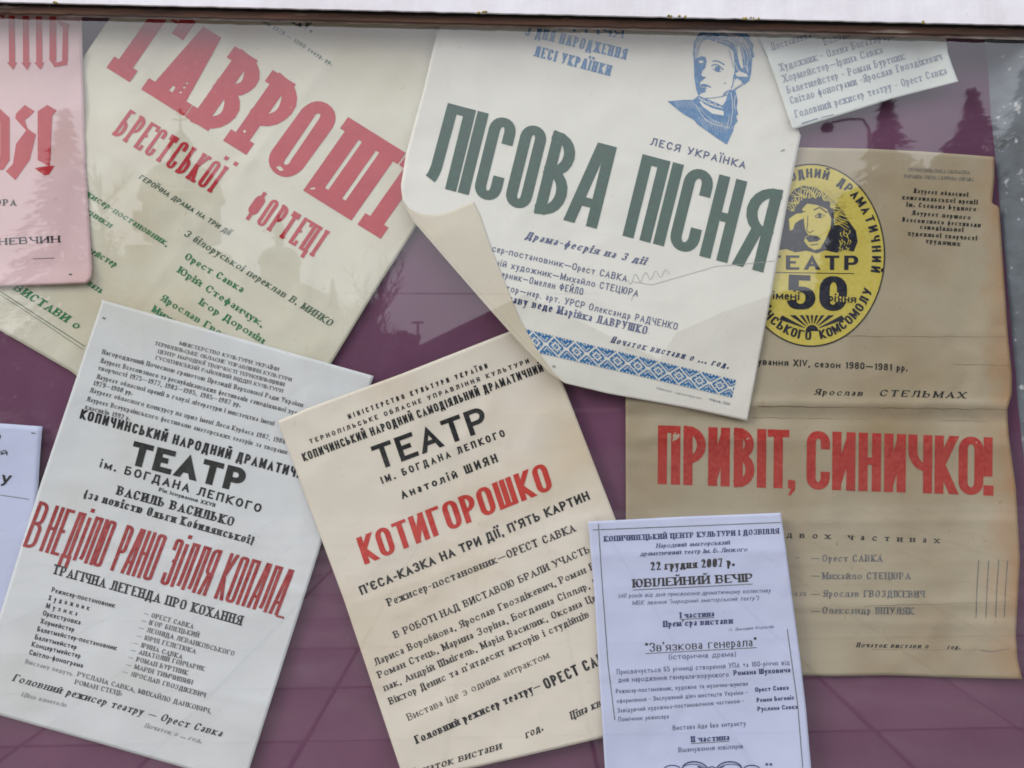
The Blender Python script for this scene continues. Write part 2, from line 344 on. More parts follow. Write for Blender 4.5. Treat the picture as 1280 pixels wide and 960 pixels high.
def fillet(pts, rc=1):
    """round the flagged corners of a pixel-space polyline; returns smooth runs (list of (x, y, hard))"""
    out = [(pts[0][0], pts[0][1], True)]
    for i in range(1, len(pts) - 1):
        x, y, rd = pts[i]
        if not rd: out.append((x, y, True)); continue
        ax, ay, ar = pts[i - 1]; bx, by, br = pts[i + 1]
        la = math.hypot(ax - x, ay - y); lb = math.hypot(bx - x, by - y)
        ta = la * (.5 if ar else 1.0); tb = lb * (.5 if br else 1.0)
        t = min(ta, tb, max(la, lb) * .5) * rc
        ta = min(ta, t * 1.15); tb = min(tb, t * 1.15)
        A = (x + (ax - x) / la * ta, y + (ay - y) / la * ta); B = (x + (bx - x) / lb * tb, y + (by - y) / lb * tb)
        for k in range(6):
            a = k / 5; c = .5523
            # cubic quarter arc
            c1 = (A[0] + (x - A[0]) * c, A[1] + (y - A[1]) * c); c2 = (B[0] + (x - B[0]) * c, B[1] + (y - B[1]) * c)
            q = [(1 - a) ** 3 * A[j] + 3 * (1 - a) ** 2 * a * c1[j] + 3 * (1 - a) * a * a * c2[j] + a ** 3 * B[j] for j in (0, 1)]
            if math.hypot(q[0] - out[-1][0], q[1] - out[-1][1]) > 1e-6: out.append((q[0], q[1], False))
    x, y = pts[-1][0], pts[-1][1]
    if math.hypot(x - out[-1][0], y - out[-1][1]) > 1e-6: out.append((x, y, True))
    return out
STY = dict(
 sans=dict(tv=.17, th=.15, serif=0), sansb=dict(tv=.21, th=.17, serif=0), light=dict(tv=.13, th=.12, serif=0),
 goth=dict(tv=.125, th=.105, serif=0), heavy=dict(tv=.30, th=.23, serif=0),
 serif=dict(tv=.195, th=.09, serif=.09), serifb=dict(tv=.25, th=.1, serif=.10), slab=dict(tv=.2, th=.13, serif=.065),
 thin=dict(tv=.14, th=.07, serif=.08),
)
class Ink:
    def __init__(s, depth, lift=.00034):
        s.q = MB(); s.depth = depth; s.lift = lift; s.k = 0
    def quad(s, pts, dz=0):
        # pts in photo pixels; ends are cut at the front of the frame only by the frame itself
        s.q.add([P(x, y, s.depth(x, y) + s.lift + dz) for x, y in pts], [tuple(range(len(pts)))])
    def strip(s, L, Rr, dz=0, step=7):
        """two side lines of one stroke, subdivided so the print follows the paper"""
        A, B = [L[0]], [Rr[0]]
        for (a0, a1, b0, b1) in zip(L, L[1:], Rr, Rr[1:]):
            n = max(1, int(max(math.hypot(a1[0] - a0[0], a1[1] - a0[1]), math.hypot(b1[0] - b0[0], b1[1] - b0[1])) / step))
            for k in range(1, n + 1):
                t = k / n; A.append((a0[0] + (a1[0] - a0[0]) * t, a0[1] + (a1[1] - a0[1]) * t)); B.append((b0[0] + (b1[0] - b0[0]) * t, b0[1] + (b1[1] - b0[1]) * t))
        n = len(A); vs = []
        for x, y in A + B: vs.append(P(x, y, s.depth(x, y) + s.lift + dz))
        s.q.add(vs, [(i, i + n, i + n + 1, i + 1) for i in range(n - 1)])
    def line(s, pts, wd, dz=0, wd2=None):
        """a pen line through photo pixels"""
        L, Rr = [], []; n = len(pts)
        for i, p in enumerate(pts):
            a, b = pts[max(0, i - 1)], pts[min(n - 1, i + 1)]
            l = math.hypot(b[0] - a[0], b[1] - a[1]) or 1; nx, ny = -(b[1] - a[1]) / l, (b[0] - a[0]) / l
            h = wd / 2 if wd2 is None else (wd + (wd2 - wd) * i / (n - 1)) / 2
            L.append((p[0] + nx * h, p[1] + ny * h)); Rr.append((p[0] - nx * h, p[1] - ny * h))
        s.strip(L, Rr, dz)
    def poly(s, pts, dz=0):
        tris = tessellate_polygon([[Vector((x, y, 0)) for x, y in pts]])
        pts = [tuple(p) for p in pts]; work = [tuple(pts[i] for i in t) for t in tris]; done = []
        while work:
            t = work.pop(); e = [math.hypot(t[i][0] - t[(i + 1) % 3][0], t[i][1] - t[(i + 1) % 3][1]) for i in range(3)]; i = e.index(max(e))
            if e[i] > 9:
                a, b, c = t[i], t[(i + 1) % 3], t[(i + 2) % 3]; m_ = ((a[0] + b[0]) / 2, (a[1] + b[1]) / 2); work += [(a, m_, c), (m_, b, c)]
            else: done.append(t)
        ix = {}; vs = []; fs = []
        for t in done:
            f = []
            for p in t:
                if p not in ix: ix[p] = len(vs); vs.append(P(p[0], p[1], s.depth(*p) + s.lift + dz))
                f.append(ix[p])
            fs.append(tuple(f))
        s.q.add(vs, fs)
    def glyph(s, ch, w, h, st, put, dz=0):
        """draw one letter in a w x h box (letter units), put() maps letter units to photo pixels"""
        wf, paths, vs_ = glyph(ch)
        if st.get('alt') and ch in ALT and (ch == 'А' or st['alt'] == 2): paths = ALT[ch + '2' if ch == 'А' and st['alt'] == 2 else ch][1]
        if st.get('dots') and ch == 'І': paths = [[(0, 0), (0, .97)], ('dot', 0, 1.09)]
        tv, th = st['tv'] * st['H'], st['th'] * st['H']
        if st['H'] < 15: tv *= 1.1; th *= 1.1
        if vs_ < 1: tv *= .88; th *= .92
        hh = h * vs_; iw = max(0, w - tv)
        fx = lambda x: tv / 2 + x * iw
        fy = lambda y: th / 2 + y * (hh - th) if 0 <= y <= 1 else (y * hh if y < 0 else hh + (y - 1) * hh)
        for pth in paths:
            s.k += 1; z = dz + (s.k % 7) * .000006
            if pth[0] == 'dot':
                cx = tv / 2 + pth[1] * h * 1.1; cy = (tv * .55 if pth[2] == 0 else hh * pth[2]); q = tv * .56
                if iw > 0: cx = w / 2
                s.strip([put(cx - q, cy - q), put(cx + q, cy - q)], [put(cx - q, cy + q), put(cx + q, cy + q)], z); continue
            pts = [(fx(p[0]), fy(p[1]), (len(p) > 2)) for p in pth]
            closed = math.hypot(pts[0][0] - pts[-1][0], pts[0][1] - pts[-1][1]) < 1e-6
            run = fillet(pts, st.get('rc', 1)); n = len(run)
            def thick(dx, dy):
                l = math.hypot(dx, dy) or 1; f = abs(dy) / l
                if st['serif'] and dx * dy > 0 and .12 < abs(dx) / l < .97: f *= .35
                return th + (tv - th) * f ** 1.3
            segs = []
            for (a, b) in zip(run, run[1:]):
                dx, dy = b[0] - a[0], b[1] - a[1]; l = math.hypot(dx, dy) or 1e-9
                segs.append((dx / l, dy / l, thick(dx, dy) / 2))
            L, Rr = [], []
            for i in range(n):
                x, y, hard = run[i]
                if i == 0 or i == n - 1:
                    if closed:
                        a, b = segs[-1], segs[0]; dx, dy = a[0] + b[0], a[1] + b[1]; l = math.hypot(dx, dy) or 1
                        dx, dy, t = dx / l, dy / l, (a[2] + b[2]) / 2
                        L.append((x - dy * t, y + dx * t)); Rr.append((x + dy * t, y - dx * t)); continue
                    dx, dy, t = segs[0] if i == 0 else segs[-1]; yf = pth[0][1] if i == 0 else pth[-1][1]
                    sg = -1 if i == 0 else 1
                    if abs(dy) > .25 and yf in (0, 1):       # cut flat on the base or cap line
                        ty = 0 if yf == 0 else hh
                        hw = t / abs(dy); k = (ty - y) / dy; cx = x + dx * k
                        s_ = 1 if dy > 0 else -1
                        L.append((cx - hw * s_, ty)); Rr.append((cx + hw * s_, ty))
                        if st['serif'] and abs(dy) > .6:
                            sl = st['serif'] * st['H']; sh = th * (1.15)
                            y0, y1 = (0, sh) if yf == 0 else (hh - sh, hh)
                            s.strip([put(cx - hw - sl, y0), put(cx + hw + sl, y0)], [put(cx - hw - sl, y1), put(cx + hw + sl, y1)], z + .000004)
                    else:
                        e = 0
                        if abs(dy) < .25 and len(pth) == 2 and not (yf not in (0, 1)): e = 0
                        if abs(dy) < .25: e = tv * .5 if (i == 0 and pth[0][0] in (0, 1)) or (i == n - 1 and pth[-1][0] in (0, 1)) else 0
                        x2 = x + dx * sg * e; y2 = y + dy * sg * e
                        L.append((x2 - dy * t, y2 + dx * t)); Rr.append((x2 + dy * t, y2 - dx * t))
                        if st['serif'] and abs(dy) < .25 and e and yf in (0, 1):    # arm serif
                            sl = st['H'] * (.2 if st['tv'] * st['H'] < 12 else .26); yb = (0, sl) if yf == 0 else (hh - sl, hh); ww = th * 1.1
                            stem = (pth[0][0] == 0 if i == 0 else pth[-1][0] == 0)
                            isarm = not any(abs((q[0] if len(q) > 1 and not isinstance(q[0], str) else 9) - (pth[0][0] if i == 0 else pth[-1][0])) < .02 for pp in paths if pp is not pth and pp[0] != 'dot' for q in (pp[0], pp[-1]))
                            if isarm: s.strip([put(x2 - ww * (sg > 0), yb[0]), put(x2 + ww * (sg < 0), yb[0])], [put(x2 - ww * (sg > 0), yb[1]), put(x2 + ww * (sg < 0), yb[1])], z + .000005)
                else:
                    a, b = segs[i - 1], segs[i]
                    den = a[0] * b[1] - a[1] * b[0]
                    if abs(den) < .02 or not hard:
                        dx, dy = a[0] + b[0], a[1] + b[1]; l = math.hypot(dx, dy) or 1; dx /= l; dy /= l; t = (a[2] + b[2]) / 2
                        L.append((x - dy * t, y + dx * t)); Rr.append((x + dy * t, y - dx * t))
                    else:
                        for S, O in ((1, L), (-1, Rr)):
                            p1 = (x - a[1] * a[2] * S, y + a[0] * a[2] * S); p2 = (x - b[1] * b[2] * S, y + b[0] * b[2] * S)
                            k = ((p2[0] - p1[0]) * b[1] - (p2[1] - p1[1]) * b[0]) / den
                            q = (p1[0] + a[0] * k, p1[1] + a[1] * k)
                            q = (q[0], max(min(q[1], max(hh, y + a[2])), min(0, y - a[2])))
                            m_ = math.hypot(q[0] - x, q[1] - y); lim = 3.2 * max(a[2], b[2])
                            if m_ > lim: q = (x + (q[0] - x) * lim / m_, y + (q[1] - y) * lim / m_)
                            O.append(q)
            s.strip([put(*p) for p in L], [put(*p) for p in Rr], z)
    def text(s, t, x0, y0, x1, y1, h, sty='serif', up=None, sp=.2, slant=0, cells=None, dz=0, tv=None, th=None, serif=None, rc=1, dots=False):
        st = dict(STY[sty]); st['H'] = h; st['rc'] = rc; st['dots'] = dots; st['alt'] = {'goth': 2, 'slab': 1}.get(sty, 0)
        if tv: st['tv'] = tv
        if th: st['th'] = th
        if serif is not None: st['serif'] = serif
        W = math.hypot(x1 - x0, y1 - y0); ux, uy = (x1 - x0) / W, (y1 - y0) / W
        if up is None: up = (uy, -ux)
        else: l = math.hypot(*up); up = (up[0] / l, up[1] / l)
        up = (up[0] + ux * slant, up[1] + uy * slant)
        if cells:
            for ch, a, b in cells:
                s.glyph(ch, b - a, h, st, lambda X, Y, a=a: (x0 + ux * (a + X) + up[0] * Y, y0 + uy * (a + X) + up[1] * Y), dz)
            return
        # widths: glyph factor * k + stem; solve for k so the line fits its measured length
        gap = sp * h; tvv = st['tv'] * h; fac = 0; fix = 0
        for i, ch in enumerate(t):
            if ch == ' ': fac += .6; fix += gap * 1.0
            else: fac += glyph(ch)[0]; fix += tvv + (gap if i < len(t) - 1 else 0)
        k = (W - fix) / fac if fac else 0
        mk = {'goth': .05, 'slab': .17}.get(sty, .22)
        if k < h * mk:      # squeeze the gaps when the measured line is tight
            k = h * mk if W - fac * h * mk > 0 else W * .5 / fac
            q = (W - fac * k) / fix; gap *= q; st['tv'] *= max(q, .6); tvv *= q
        x = 0
        for i, ch in enumerate(t):
            if ch == ' ': x += .6 * k + gap; continue
            wch = glyph(ch)[0] * k + tvv
            s.glyph(ch, wch, h, st, lambda X, Y, a=x: (x0 + ux * (a + X) + up[0] * Y, y0 + uy * (a + X) + up[1] * Y), dz)
            x += wch + gap
    def build(s, name, m, parent, label=None):
        o = s.q.build(name, m, parent)
        if label: o['label'] = label
        return o
def lines(name, depth, m, parent, rows, label=None, lift=.00034, **kw):
    for row in rows:
        a = dict(kw); k = Ink(depth, lift)
        if isinstance(row[-1], dict): a.update(row[-1]); row = row[:-1]
        k.text(*row, **a)
        k.build(name if 'lettering' in name else 'print_line', m, parent, label)
# ================================================================== THE DISPLAY CASE
case = tag(empty('display_case', P(640, 480, 0)), 'white framed glass display case with purple cloth backing that holds the posters', 'display case')
def plane_grid(name, corners, m, depth, nu=160, nv=120, parent=None):
    (x0, y0), (x1, y1) = corners; vs = []; fs = []
    for j in range(nv + 1):
        for i in range(nu + 1):
            x, y = x0 + (x1 - x0) * i / nu, y0 + (y1 - y0) * j / nv; vs.append(P(x, y, depth(x, y)))
    for j in range(nv):
        for i in range(nu): a = j * (nu + 1) + i; fs.append((a, a + nu + 1, a + nu + 2, a + 1))
    return mesh(name, vs, fs, m, parent, True)
def d_board(x, y):
    d = .0006 * nz2(x, y, 60, 3)
    for a in ((1010, 850, 1200, 990), (1015, 887, 1280, 868), (60, 960, 130, 900), (0, 930, 300, 900), (1180, 840, 1290, 905), (430, 700, 470, 960)):
        d += .0011 * crease(linedist(x, y, *a), 4) * (.6 + .6 * nz2(x, y, 120, 8))
    return d
plane_grid('back_panel', ((-330, -40), (1345, 1230)), M['board'], d_board, parent=case)
# side wall of the case: leans a little, from the board to the glass
sv, sf = [], []
for j in range(61):
    t = j / 60; y = 20 + 1210 * t; x = 1226 + 52 * min(1, (y - 20) / 560) + max(0, y - 580) * .045
    for i in range(9):
        d = .034 * i / 8 - .002; b = P(x, y, 0)
        sv.append(b + Vector((.0015 * nz2(d * 3000, y, 60, 2) + .03 * i / 8, -d, 0)))
for j in range(60):
    for i in range(8): a = j * 9 + i; sf.append((a, a + 1, a + 10, a + 9))
mesh('side_panel', sv, sf, M['side'], case, True)
def bar(name, m, ytop, ybot, x0, x1, d0, d1, amp, seed, parent, n=260):
    """a worn timber strip that runs along the picture: front face, chewed lower edge"""
    vs = []; prof = [(0, d0), (0, d1), (.0, d1), (.06, d1 + .0015), (.5, d1 + .002), (.985, d1 + .0016), (1, d1), (1, d0)]
    for i in range(n + 1):
        x = x0 + (x1 - x0) * i / n
        yt = ytop(x); yb = ybot(x) + amp * (nz2(x, 0, 16, seed) + .6 * nz2(x, 5, 5, seed))
        for k, d in prof: vs.append(P(x, yt + (yb - yt) * k, d + (.0006 * nz2(x, k * 30, 14, seed) if k else 0)))
    m_ = len(prof); fs = [(i * m_ + k, i * m_ + k + 1, (i + 1) * m_ + k + 1, (i + 1) * m_ + k) for i in range(n) for k in range(m_ - 1)]
    return mesh(name, vs, fs, m, parent, False)
lerp = lambda x, a, b: a + (b - a) * x / 1280
# glazing bead of brown wood, dark gap above it, white rail in front
bar('glazing_bead', M['bead'], lambda x: lerp(x, 0, 24), lambda x: lerp(x, 16, 45), -340, 1400, .024, .0365, 1.0, 4, case)
bar('bead_lip', M['lip'], lambda x: lerp(x, 12, 40), lambda x: lerp(x, 19, 50), -340, 1400, .025, .034, .8, 9, case)
bar('rail_gap', M['gap'], lambda x: lerp(x, -12, 15), lambda x: lerp(x, 7.5, 37), -340, 1400, .028, .0372, 1.0, 14, case)
bar('top_rail', M['whitepaint'], lambda x: lerp(x, -95, -68), lambda x: lerp(x, 3.5, 32.5), -340, 1400, .024, .044, .7, 21, case)
plane_grid('glass_pane', ((-330, -30), (1400, 1230)), M['glass'], lambda x, y: GL, 1, 1, case)
rm = random.Random(5)
for x_, n_ in ((603, 3), (838, 6), (852, 4), (934, 6), (946, 4), (1150, 2), (72, 2)):
    b = MB(); c_ = P(x_, lerp(x_, 4, 33) - 1.6, .0462)
    for i in range(n_):
        o_ = c_ + Vector((rm.uniform(-.004, .004), 0, rm.uniform(-.001, .0018))); r_ = rm.uniform(.0008, .0019)
        b.lathe(o_, [(.0001, -r_ * .7), (r_, -r_ * .2), (r_ * .8, r_ * .4), (.0001, r_ * .7)], 7)
    b.build('lichen_spot', M['lichen'], case)
# rails that close the case beyond the picture
bar('bottom_rail', M['whitepaint'], lambda x: 1225 + 0 * x, lambda x: 1310 + 0 * x, -340, 1400, -.01, .044, .6, 31, case)
for xa, xb in ((-400, -320), (1348, 1430)):
    b = MB(); p0, p1 = P(xa, 1310, 0), P(xb, -95, 0); b.box(p0.x, -.044, p0.z, p1.x, .012, p1.z); b.build('side_rail', M['whitepaint'], case)
wl = MB(); wl.box(-3.5, .015, -.05, 3.5, .25, 3.6)
tag(wl.build('wall', mat('house_wall_render', rgb(168, 164, 156), rgb(150, 146, 140), 4, .9, .002, 60)), kind='structure')

def poster(name, px, py, d, label, cat='poster', group=None):
    return tag(empty(name, P(px, py, d)), label, cat, group)
K, BR = 'black', 'serifb'

# ------------------------------------------------------------------ 1 greenish poster with red slab title
@field
def dG(x, y):
    return .009 * sm(115, 15, y) + wr(x, y, 61) + .0009 * crease(linedist(x, y, 90, 160, 470, 400), 3) + .0035 + .0012 * nz2(x, y, 130, 1) + .0018 * sm(420, 520, x) * sm(200, 420, y) + .0007 * crease(linedist(x, y, 455, 0, 90, 465) - 12, 5) + .0012 * crease(linedist(x, y, 470, 130, 530, 170), 6) * sm(470, 500, x)
pg = poster('theatre_poster', 330, 250, .004, 'greenish aged poster with tall faded red slab title, set at a slant beneath the others')
sheet('paper_sheet', [(178, -38), (450, -38), (718, -38)], [(718, -38), (521, 282), (470, 362), (413, 456), (300, 640)], [(-130, 345), (0, 413), (90, 465), (300, 640)], [(178, -38), (105, 70), (-10, 250), (-130, 345)], dG, M['pap_gav'], pg, 110, 110)
k = Ink(dG)
# letters of unequal width, each where it stands on the base line
for ch, a, b in (('Г', 8, 60), ('А', 60, 108), ('В', 124, 170), ('Р', 180, 225), ('О', 230, 276), ('Ш', 291, 362), ('І', 378, 398)):
    kk = k; kk.text('x', 132 + .01, 84, 478, 300, 108, 'slab', up=(64, -91), cells=[(ch, a, b)], tv=.188, th=.14)
k.build('title_lettering', M['gavred'], pg, 'tall faded red slab title')
k = Ink(dG)
k.text('БРЕСТСЬКОЇ', 140, 168, 263, 241, 39, 'slab', up=(26, -36), tv=.135, th=.09, sp=.13, serif=.02)
k.text('ФОРТЕЦІ', 304, 270, 391, 321, 38, 'slab', up=(24, -36), tv=.135, th=.09, sp=.13, serif=.02)
k.build('subtitle_lettering', M['gavred'], pg)
lines('subtitle_print', dG, M['dgreen'], pg, [('ГЕРОЇЧНА ДРАМА НА ТРИ ДІЇ', 173, 223, 285, 294, 6.5, 'sans'), ('З білоруської переклав В. МИНКО', 229, 294, 412, 408, 9, 'serif')], slant=.2)
lines('credits_print', dG, M['lgreen'], pg, [('Режисер-постановник,', 94, 236, 208, 308, 8.5, 'serif'), ('Художники', 76, 247, 137, 285, 8.5, 'serif'), ('Балетмейстер', 80, 298, 143, 334, 8.5, 'serif'), ('Світло пять', 80, 336, 125, 367, 8.5, 'serif'),
    ('Орест Савка', 230, 323, 302, 366, 9, BR, {'slant': 0}), ('Юрій Стефанчук,', 221, 340, 327, 409, 9, BR, {'slant': 0}), ('Ігор Доронін', 248, 380, 328, 430, 9, BR, {'slant': 0}), ('Ярослав Гвоздік', 200, 375, 300, 436, 9, BR, {'slant': 0}), ('Михайло', 189, 389, 240, 420, 9, BR, {'slant': 0})], slant=.25)
lines('performance_print', dG, M['lgreen'], pg, [('ДАТА ВИСТАВИ о', -30, 333, 96, 412, 10.5, BR)], slant=.25)
k = Ink(dG); k.line([(0, 364), (52, 398), (106, 433)], .9); k.line([(0, 368), (52, 402), (104, 437)], .6); k.build('ruled_line', M['dgreen'], pg)
lines('season_print', dG, M['green'], pg, [('СЕЗОН XXV.', 318, 5, 389, 41, 11, BR)])
lines('dates_print', dG, M['dgreen'], pg, [('сезон 1979 — 1980 театр. рр.', 318, 22, 414, 82, 5.5, 'serif')])

# ------------------------------------------------------------------ 2 pink poster, blackletter title
@field
def dP(x, y): return .010 * sm(115, 15, y) + wr(x, y, 62) + .0062 + .001 * nz2(x, y, 90, 5) + .002 * sm(80, 112, x) * sm(250, 340, y) + .003 * sm(330, 356, y) - .0008 * sm(60, 110, x)
pp = poster('theatre_poster', 50, 190, .009, 'pink poster with blackletter red title at the case edge, cut off by the frame')
sheet('paper_sheet', [(-280, 5), (102, 12)], [(102, 12), (103, 60), (107, 200), (113, 300), (115.5, 335), (114, 347), (108, 354)], [(-280, 372), (0, 358), (60, 356), (108, 354)], [(-280, 5), (-280, 372)], dP, M['pap_pink'], pp, 80, 80)
k = Ink(dP)
def bl(pts, wd=8, dz=0): k.line(pts, wd, dz)
for x in (14.5, 32, 48.5):
    bl([(x, 4), (x + .5, 78)], 7.6); k.poly([(x - 6, 78), (x + 7, 78), (x + 2, 87.5)], .00001)
bl([(-8, 14), (6, 20)], 6, .00001); bl([(66, 12), (66, 76)], 8.5); k.poly([(61, 73), (72, 78), (84, 74), (84, 81), (68, 84)], .00002)
bl([(82, 34), (81, 77)], 7, .00001); k.poly([(70, 24), (75, 26), (87, 30), (86, 37), (76, 33)], .00003)
bl([(-22, 90), (-22, 14)], 8)
k.build('title_lettering', M['gavred'], pp, 'red blackletter word cut by the rail'); k = Ink(dP)
k.poly([(-30, 140), (0, 136), (12, 147), (12, 200), (0, 210), (0, 152)], .00001)
k.poly([(0, 196), (12, 200), (4, 212), (-30, 214)], .00002)
k.poly([(20, 142), (31, 131), (43, 139), (36, 146), (31, 150), (34, 160), (44, 168), (40, 170), (28, 158), (19, 148)], .00003)
k.poly([(34, 161), (45, 168), (37, 200), (19, 225), (7, 214), (16, 205), (20, 180)], .00004)
k.poly([(47, 139), (59, 131), (71, 138), (65, 145), (63, 196), (62, 208), (47, 200)], .00005)
k.poly([(43, 210), (55, 208), (68, 207), (61, 218), (55, 219)], .00006)
k.build('title_lettering', M['gavred'], pp, 'red blackletter word with pointed feet')
lines('name_print', dP, M[K], pp, [('ДИРЕКТОРА', -62, 257, 20, 257, 8, 'serifb'), ('ОНЕВЧИН', -16, 307, 75, 303, 8.5, 'serifb')], sp=.3)
k = Ink(dP); k.line([(41, 323.5), (68, 322.5)], .7); k.build('ruled_line', M['grey'], pp); k = Ink(dP); k.line([(86, 343), (90, 343)], 2); k.build('printer_mark', M['grey'], pp)

# ------------------------------------------------------------------ 3 small white sheet at the left
@field
def dLs(x, y): return .0045 + .0008 * nz2(x, y, 70, 6) + .002 * sm(25, 53, x)
ls = poster('notice_sheet', 10, 640, .005, 'bluish white notice sheet at the edge, half under the grey white poster', 'notice')
sheet('paper_sheet', [(-240, 512), (53, 533)], [(53, 533), (50, 570), (46, 640), (30, 800)], [(-250, 800), (30, 800)], [(-240, 512), (-250, 800)], dLs, M['pap_a4'], ls, 40, 40)
lines('notice_print', dLs, M[K], ls, [('Свято', -40, 546, 1, 549, 9, 'sansb'), ('Народний', -60, 564, 9, 569, 7, 'sansb'), ('ПРЕМ\'ЄРУ', -90, 600, 10, 608, 14, 'sansb', {'slant': .25})])
k = Ink(dLs); k.line([(-60, 610), (36, 624)], .8); k.build('ruled_line', M['grey'], ls); k = Ink(dLs); k.line([(39, 541), (44, 542)], 1.5); k.build('printer_mark', M['grey'], ls)

# ------------------------------------------------------------------ 4 white poster, narrow red title
@field
def dW(x, y): return wr(x, y, 63, .0007) + .0008 * crease(linedist(x, y, 60, 655, 390, 745), 3) + .0072 + .001 * nz2(x, y, 120, 9) + .0015 * sm(100, 0, x) * sm(500, 700, y) + .0009 * crease(linedist(x, y, 190, 850, 330, 880), 5) * sm(170, 230, x) + .001 * sm(260, 330, x) * sm(820, 960, y)
pw_ = poster('theatre_poster', 230, 660, .011, 'grey white poster with very narrow red title, lying over the slanted greenish poster')
sheet('paper_sheet', [(128, 375), (300, 423), (467, 470)], [(467, 470), (400, 685), (312, 960), (307, 982)], [(-36, 884), (120, 928), (307, 982)], [(128, 375), (49, 610), (-36, 884)], dW, M['pap_white'], pw_, 90, 120)
lines('ministry_print', dW, M['grey'], pw_, [('МІНІСТЕРСТВО КУЛЬТУРИ УКРАЇНИ', 224, 431, 348, 464, 4.6), ('ТЕРНОПІЛЬСЬКЕ ОБЛАСНЕ УПРАВЛІННЯ КУЛЬТУРИ', 193, 431, 364, 477, 4.6), ('ЦЕНТР НАРОДНОЇ ТВОРЧОСТІ ТЕРНОПІЛЬЩИНИ', 197, 441, 355, 483, 4.6), ('ГУСЯТИНСЬКИЙ РАЙОННИЙ ВІДДІЛ КУЛЬТУРИ', 194, 449, 353, 491, 4.6)], sty='serif', sp=.16)
lines('awards_print', dW, M['grey'], pw_, [
    ('Нагороджений Почесною грамотою Президії Верховної Ради України', 127, 442, 378, 509, 6),
    ('Лауреат Всесоюзного та республіканських фестивалів самодіяльної худо', 125, 453, 375, 520, 6),
    ('творчості 1975—1977, 1983—1985, 1985—1987 рр.', 122, 462, 300, 509, 6),
    ('Лауреат обласної премії в галузі літератури і мистецтва імені', 120, 473, 342, 532, 6),
    ('1979—1980 рр.', 116, 481, 165, 494, 6),
    ('Лауреат обласного конкурсу на приз імені Леся Курбаса 1987, 1988', 112, 490, 356, 555, 6),
    ('Лауреат Всеукраїнського фестивалю аматорських театрів за творами', 108, 501, 358, 568, 6),
    ('класиків 1992 р.', 106, 511, 162, 526, 6)], sty='serif', sp=.17)
lines('theatre_name_print', dW, M[K], pw_, [('КОПИЧИНСЬКИЙ НАРОДНИЙ ДРАМАТИЧНИЙ', 99, 523, 396, 604, 12.5, 'sansb', {'sp': .18}), ('ім. БОГДАНА ЛЕПКОГО', 124, 584, 325, 641, 11, 'sansb', {'sp': .32, 'tv': .2, 'th': .17})], slant=.0)
k = Ink(dW); k.text('ТЕАТР', 160, 580, 302, 616, 30, 'heavy', up=(8, -30), sp=.14); k.build('theatre_lettering', M[K], pw_)
lines('author_print', dW, M[K], pw_, [('Рік існування XXVII', 198, 614, 268, 634, 5, 'sansb'), ('ВАСИЛЬ ВАСИЛЬКО', 145, 618, 291, 658, 11.5, BR), ('(за повістю Ольги Кобилянської)', 104, 622, 316, 681, 11, BR)], sp=.18)
k = Ink(dW)
for wd, a, b in (('В', 0, 15), ('НЕДІЛЮ', 21, 101), ('РАНО', 113, 166), ('ЗІЛЛЯ', 177, 237), ('КОПАЛА', 247, 330)):
    ux, uy = 316 / 327, 86 / 327
    k.text(wd, 28 + ux * a, 683 + uy * a, 28 + ux * b, 683 + uy * b, 61, 'goth', up=(23, -61), sp=.038, tv=.074, th=.068, rc=.6, dots=True)
k.text('...', 345, 771, 354, 773.5, 14, 'sansb', sp=.1)
k.build('title_lettering', M['dred'], pw_, 'very narrow dark red title')
lines('genre_print', dW, M[K], pw_, [('ТРАГІЧНА ЛЕГЕНДА ПРО КОХАННЯ', 65, 717, 301, 782, 12.5, 'serifb', {'sp': .16, 'tv': .18})])
A = [('Режисер-постановник', 64, 740, 143, 760), ('Художник', 60, 750, 111, 763, {'sp': .6}), ('Музика', 57, 760, 96, 770, {'sp': .6}), ('Оркестровка', 53, 769, 100, 781), ('Хормейстер', 50, 779, 92, 790),
     ('Балетмейстер-постановник', 46, 789, 145, 813), ('Балетмейстер', 43, 799, 95, 812), ('Концертмейстер', 39, 808, 100, 823), ('Світло-фонограма', 36, 818, 103, 835)]
lines('roles_print', dW, M[K], pw_, [(t, a, b, c, d, 6.6) + tuple(q) for t, a, b, c, d, *q in A], sty='sans', sp=.16, tv=.16)
A = [('— ОРЕСТ САВКА', 179, 769, 241, 786), ('— ІГОР БІЛЕЦЬКИЙ', 176, 778, 248, 797), ('— ЛЕОНІДА ЛЕВАНКОВСЬКОГО', 173, 787, 292, 820), ('— ЮРІЯ ГЕЛЕТЮКА', 170, 797, 244, 817), ('— ІРИНА САВКА', 166, 806, 227, 824),
     ('— АНАТОЛІЙ ГОНЧАРИК', 163, 815, 255, 839), ('— РОМАН БУРТНИК', 160, 824, 234, 844), ('— МАРІЯ ТИМЧИШИН', 157, 833, 240, 856), ('— ЯРОСЛАВ ГВОЗДІКЕВИЧ', 153, 842, 256, 872), ('РУСЛАНА САВКА, МИХАЙЛО ДАНКОВИЧ,', 96, 845, 263, 892), ('РОМАН СТЕЦЬ', 93, 855, 152, 870)]
lines('names_print', dW, M['grey'], pw_, [(t, a, b, c, d, 6) for t, a, b, c, d in A], sty='serif', sp=.17)
lines('footer_print', dW, M['faint'], pw_, [('Виставу ведуть', 31, 829, 90, 845, 5.5), ('Ціна квитків', 26, 870, 82, 884, 5.5, {'slant': .3}), ('Початок о ... год.', 180, 909, 251, 929, 6, {'slant': .3})], sty='serif')
lines('director_print', dW, M[K], pw_, [('Головний режисер театру — Орест Савка', 15, 851, 276, 921, 9.5, 'serif', {'slant': .3})], sp=.2)
k = Ink(dW); k.line([(128, 397), (132, 398.5)], 2); k.build('printer_mark', M['grey'], pw_)

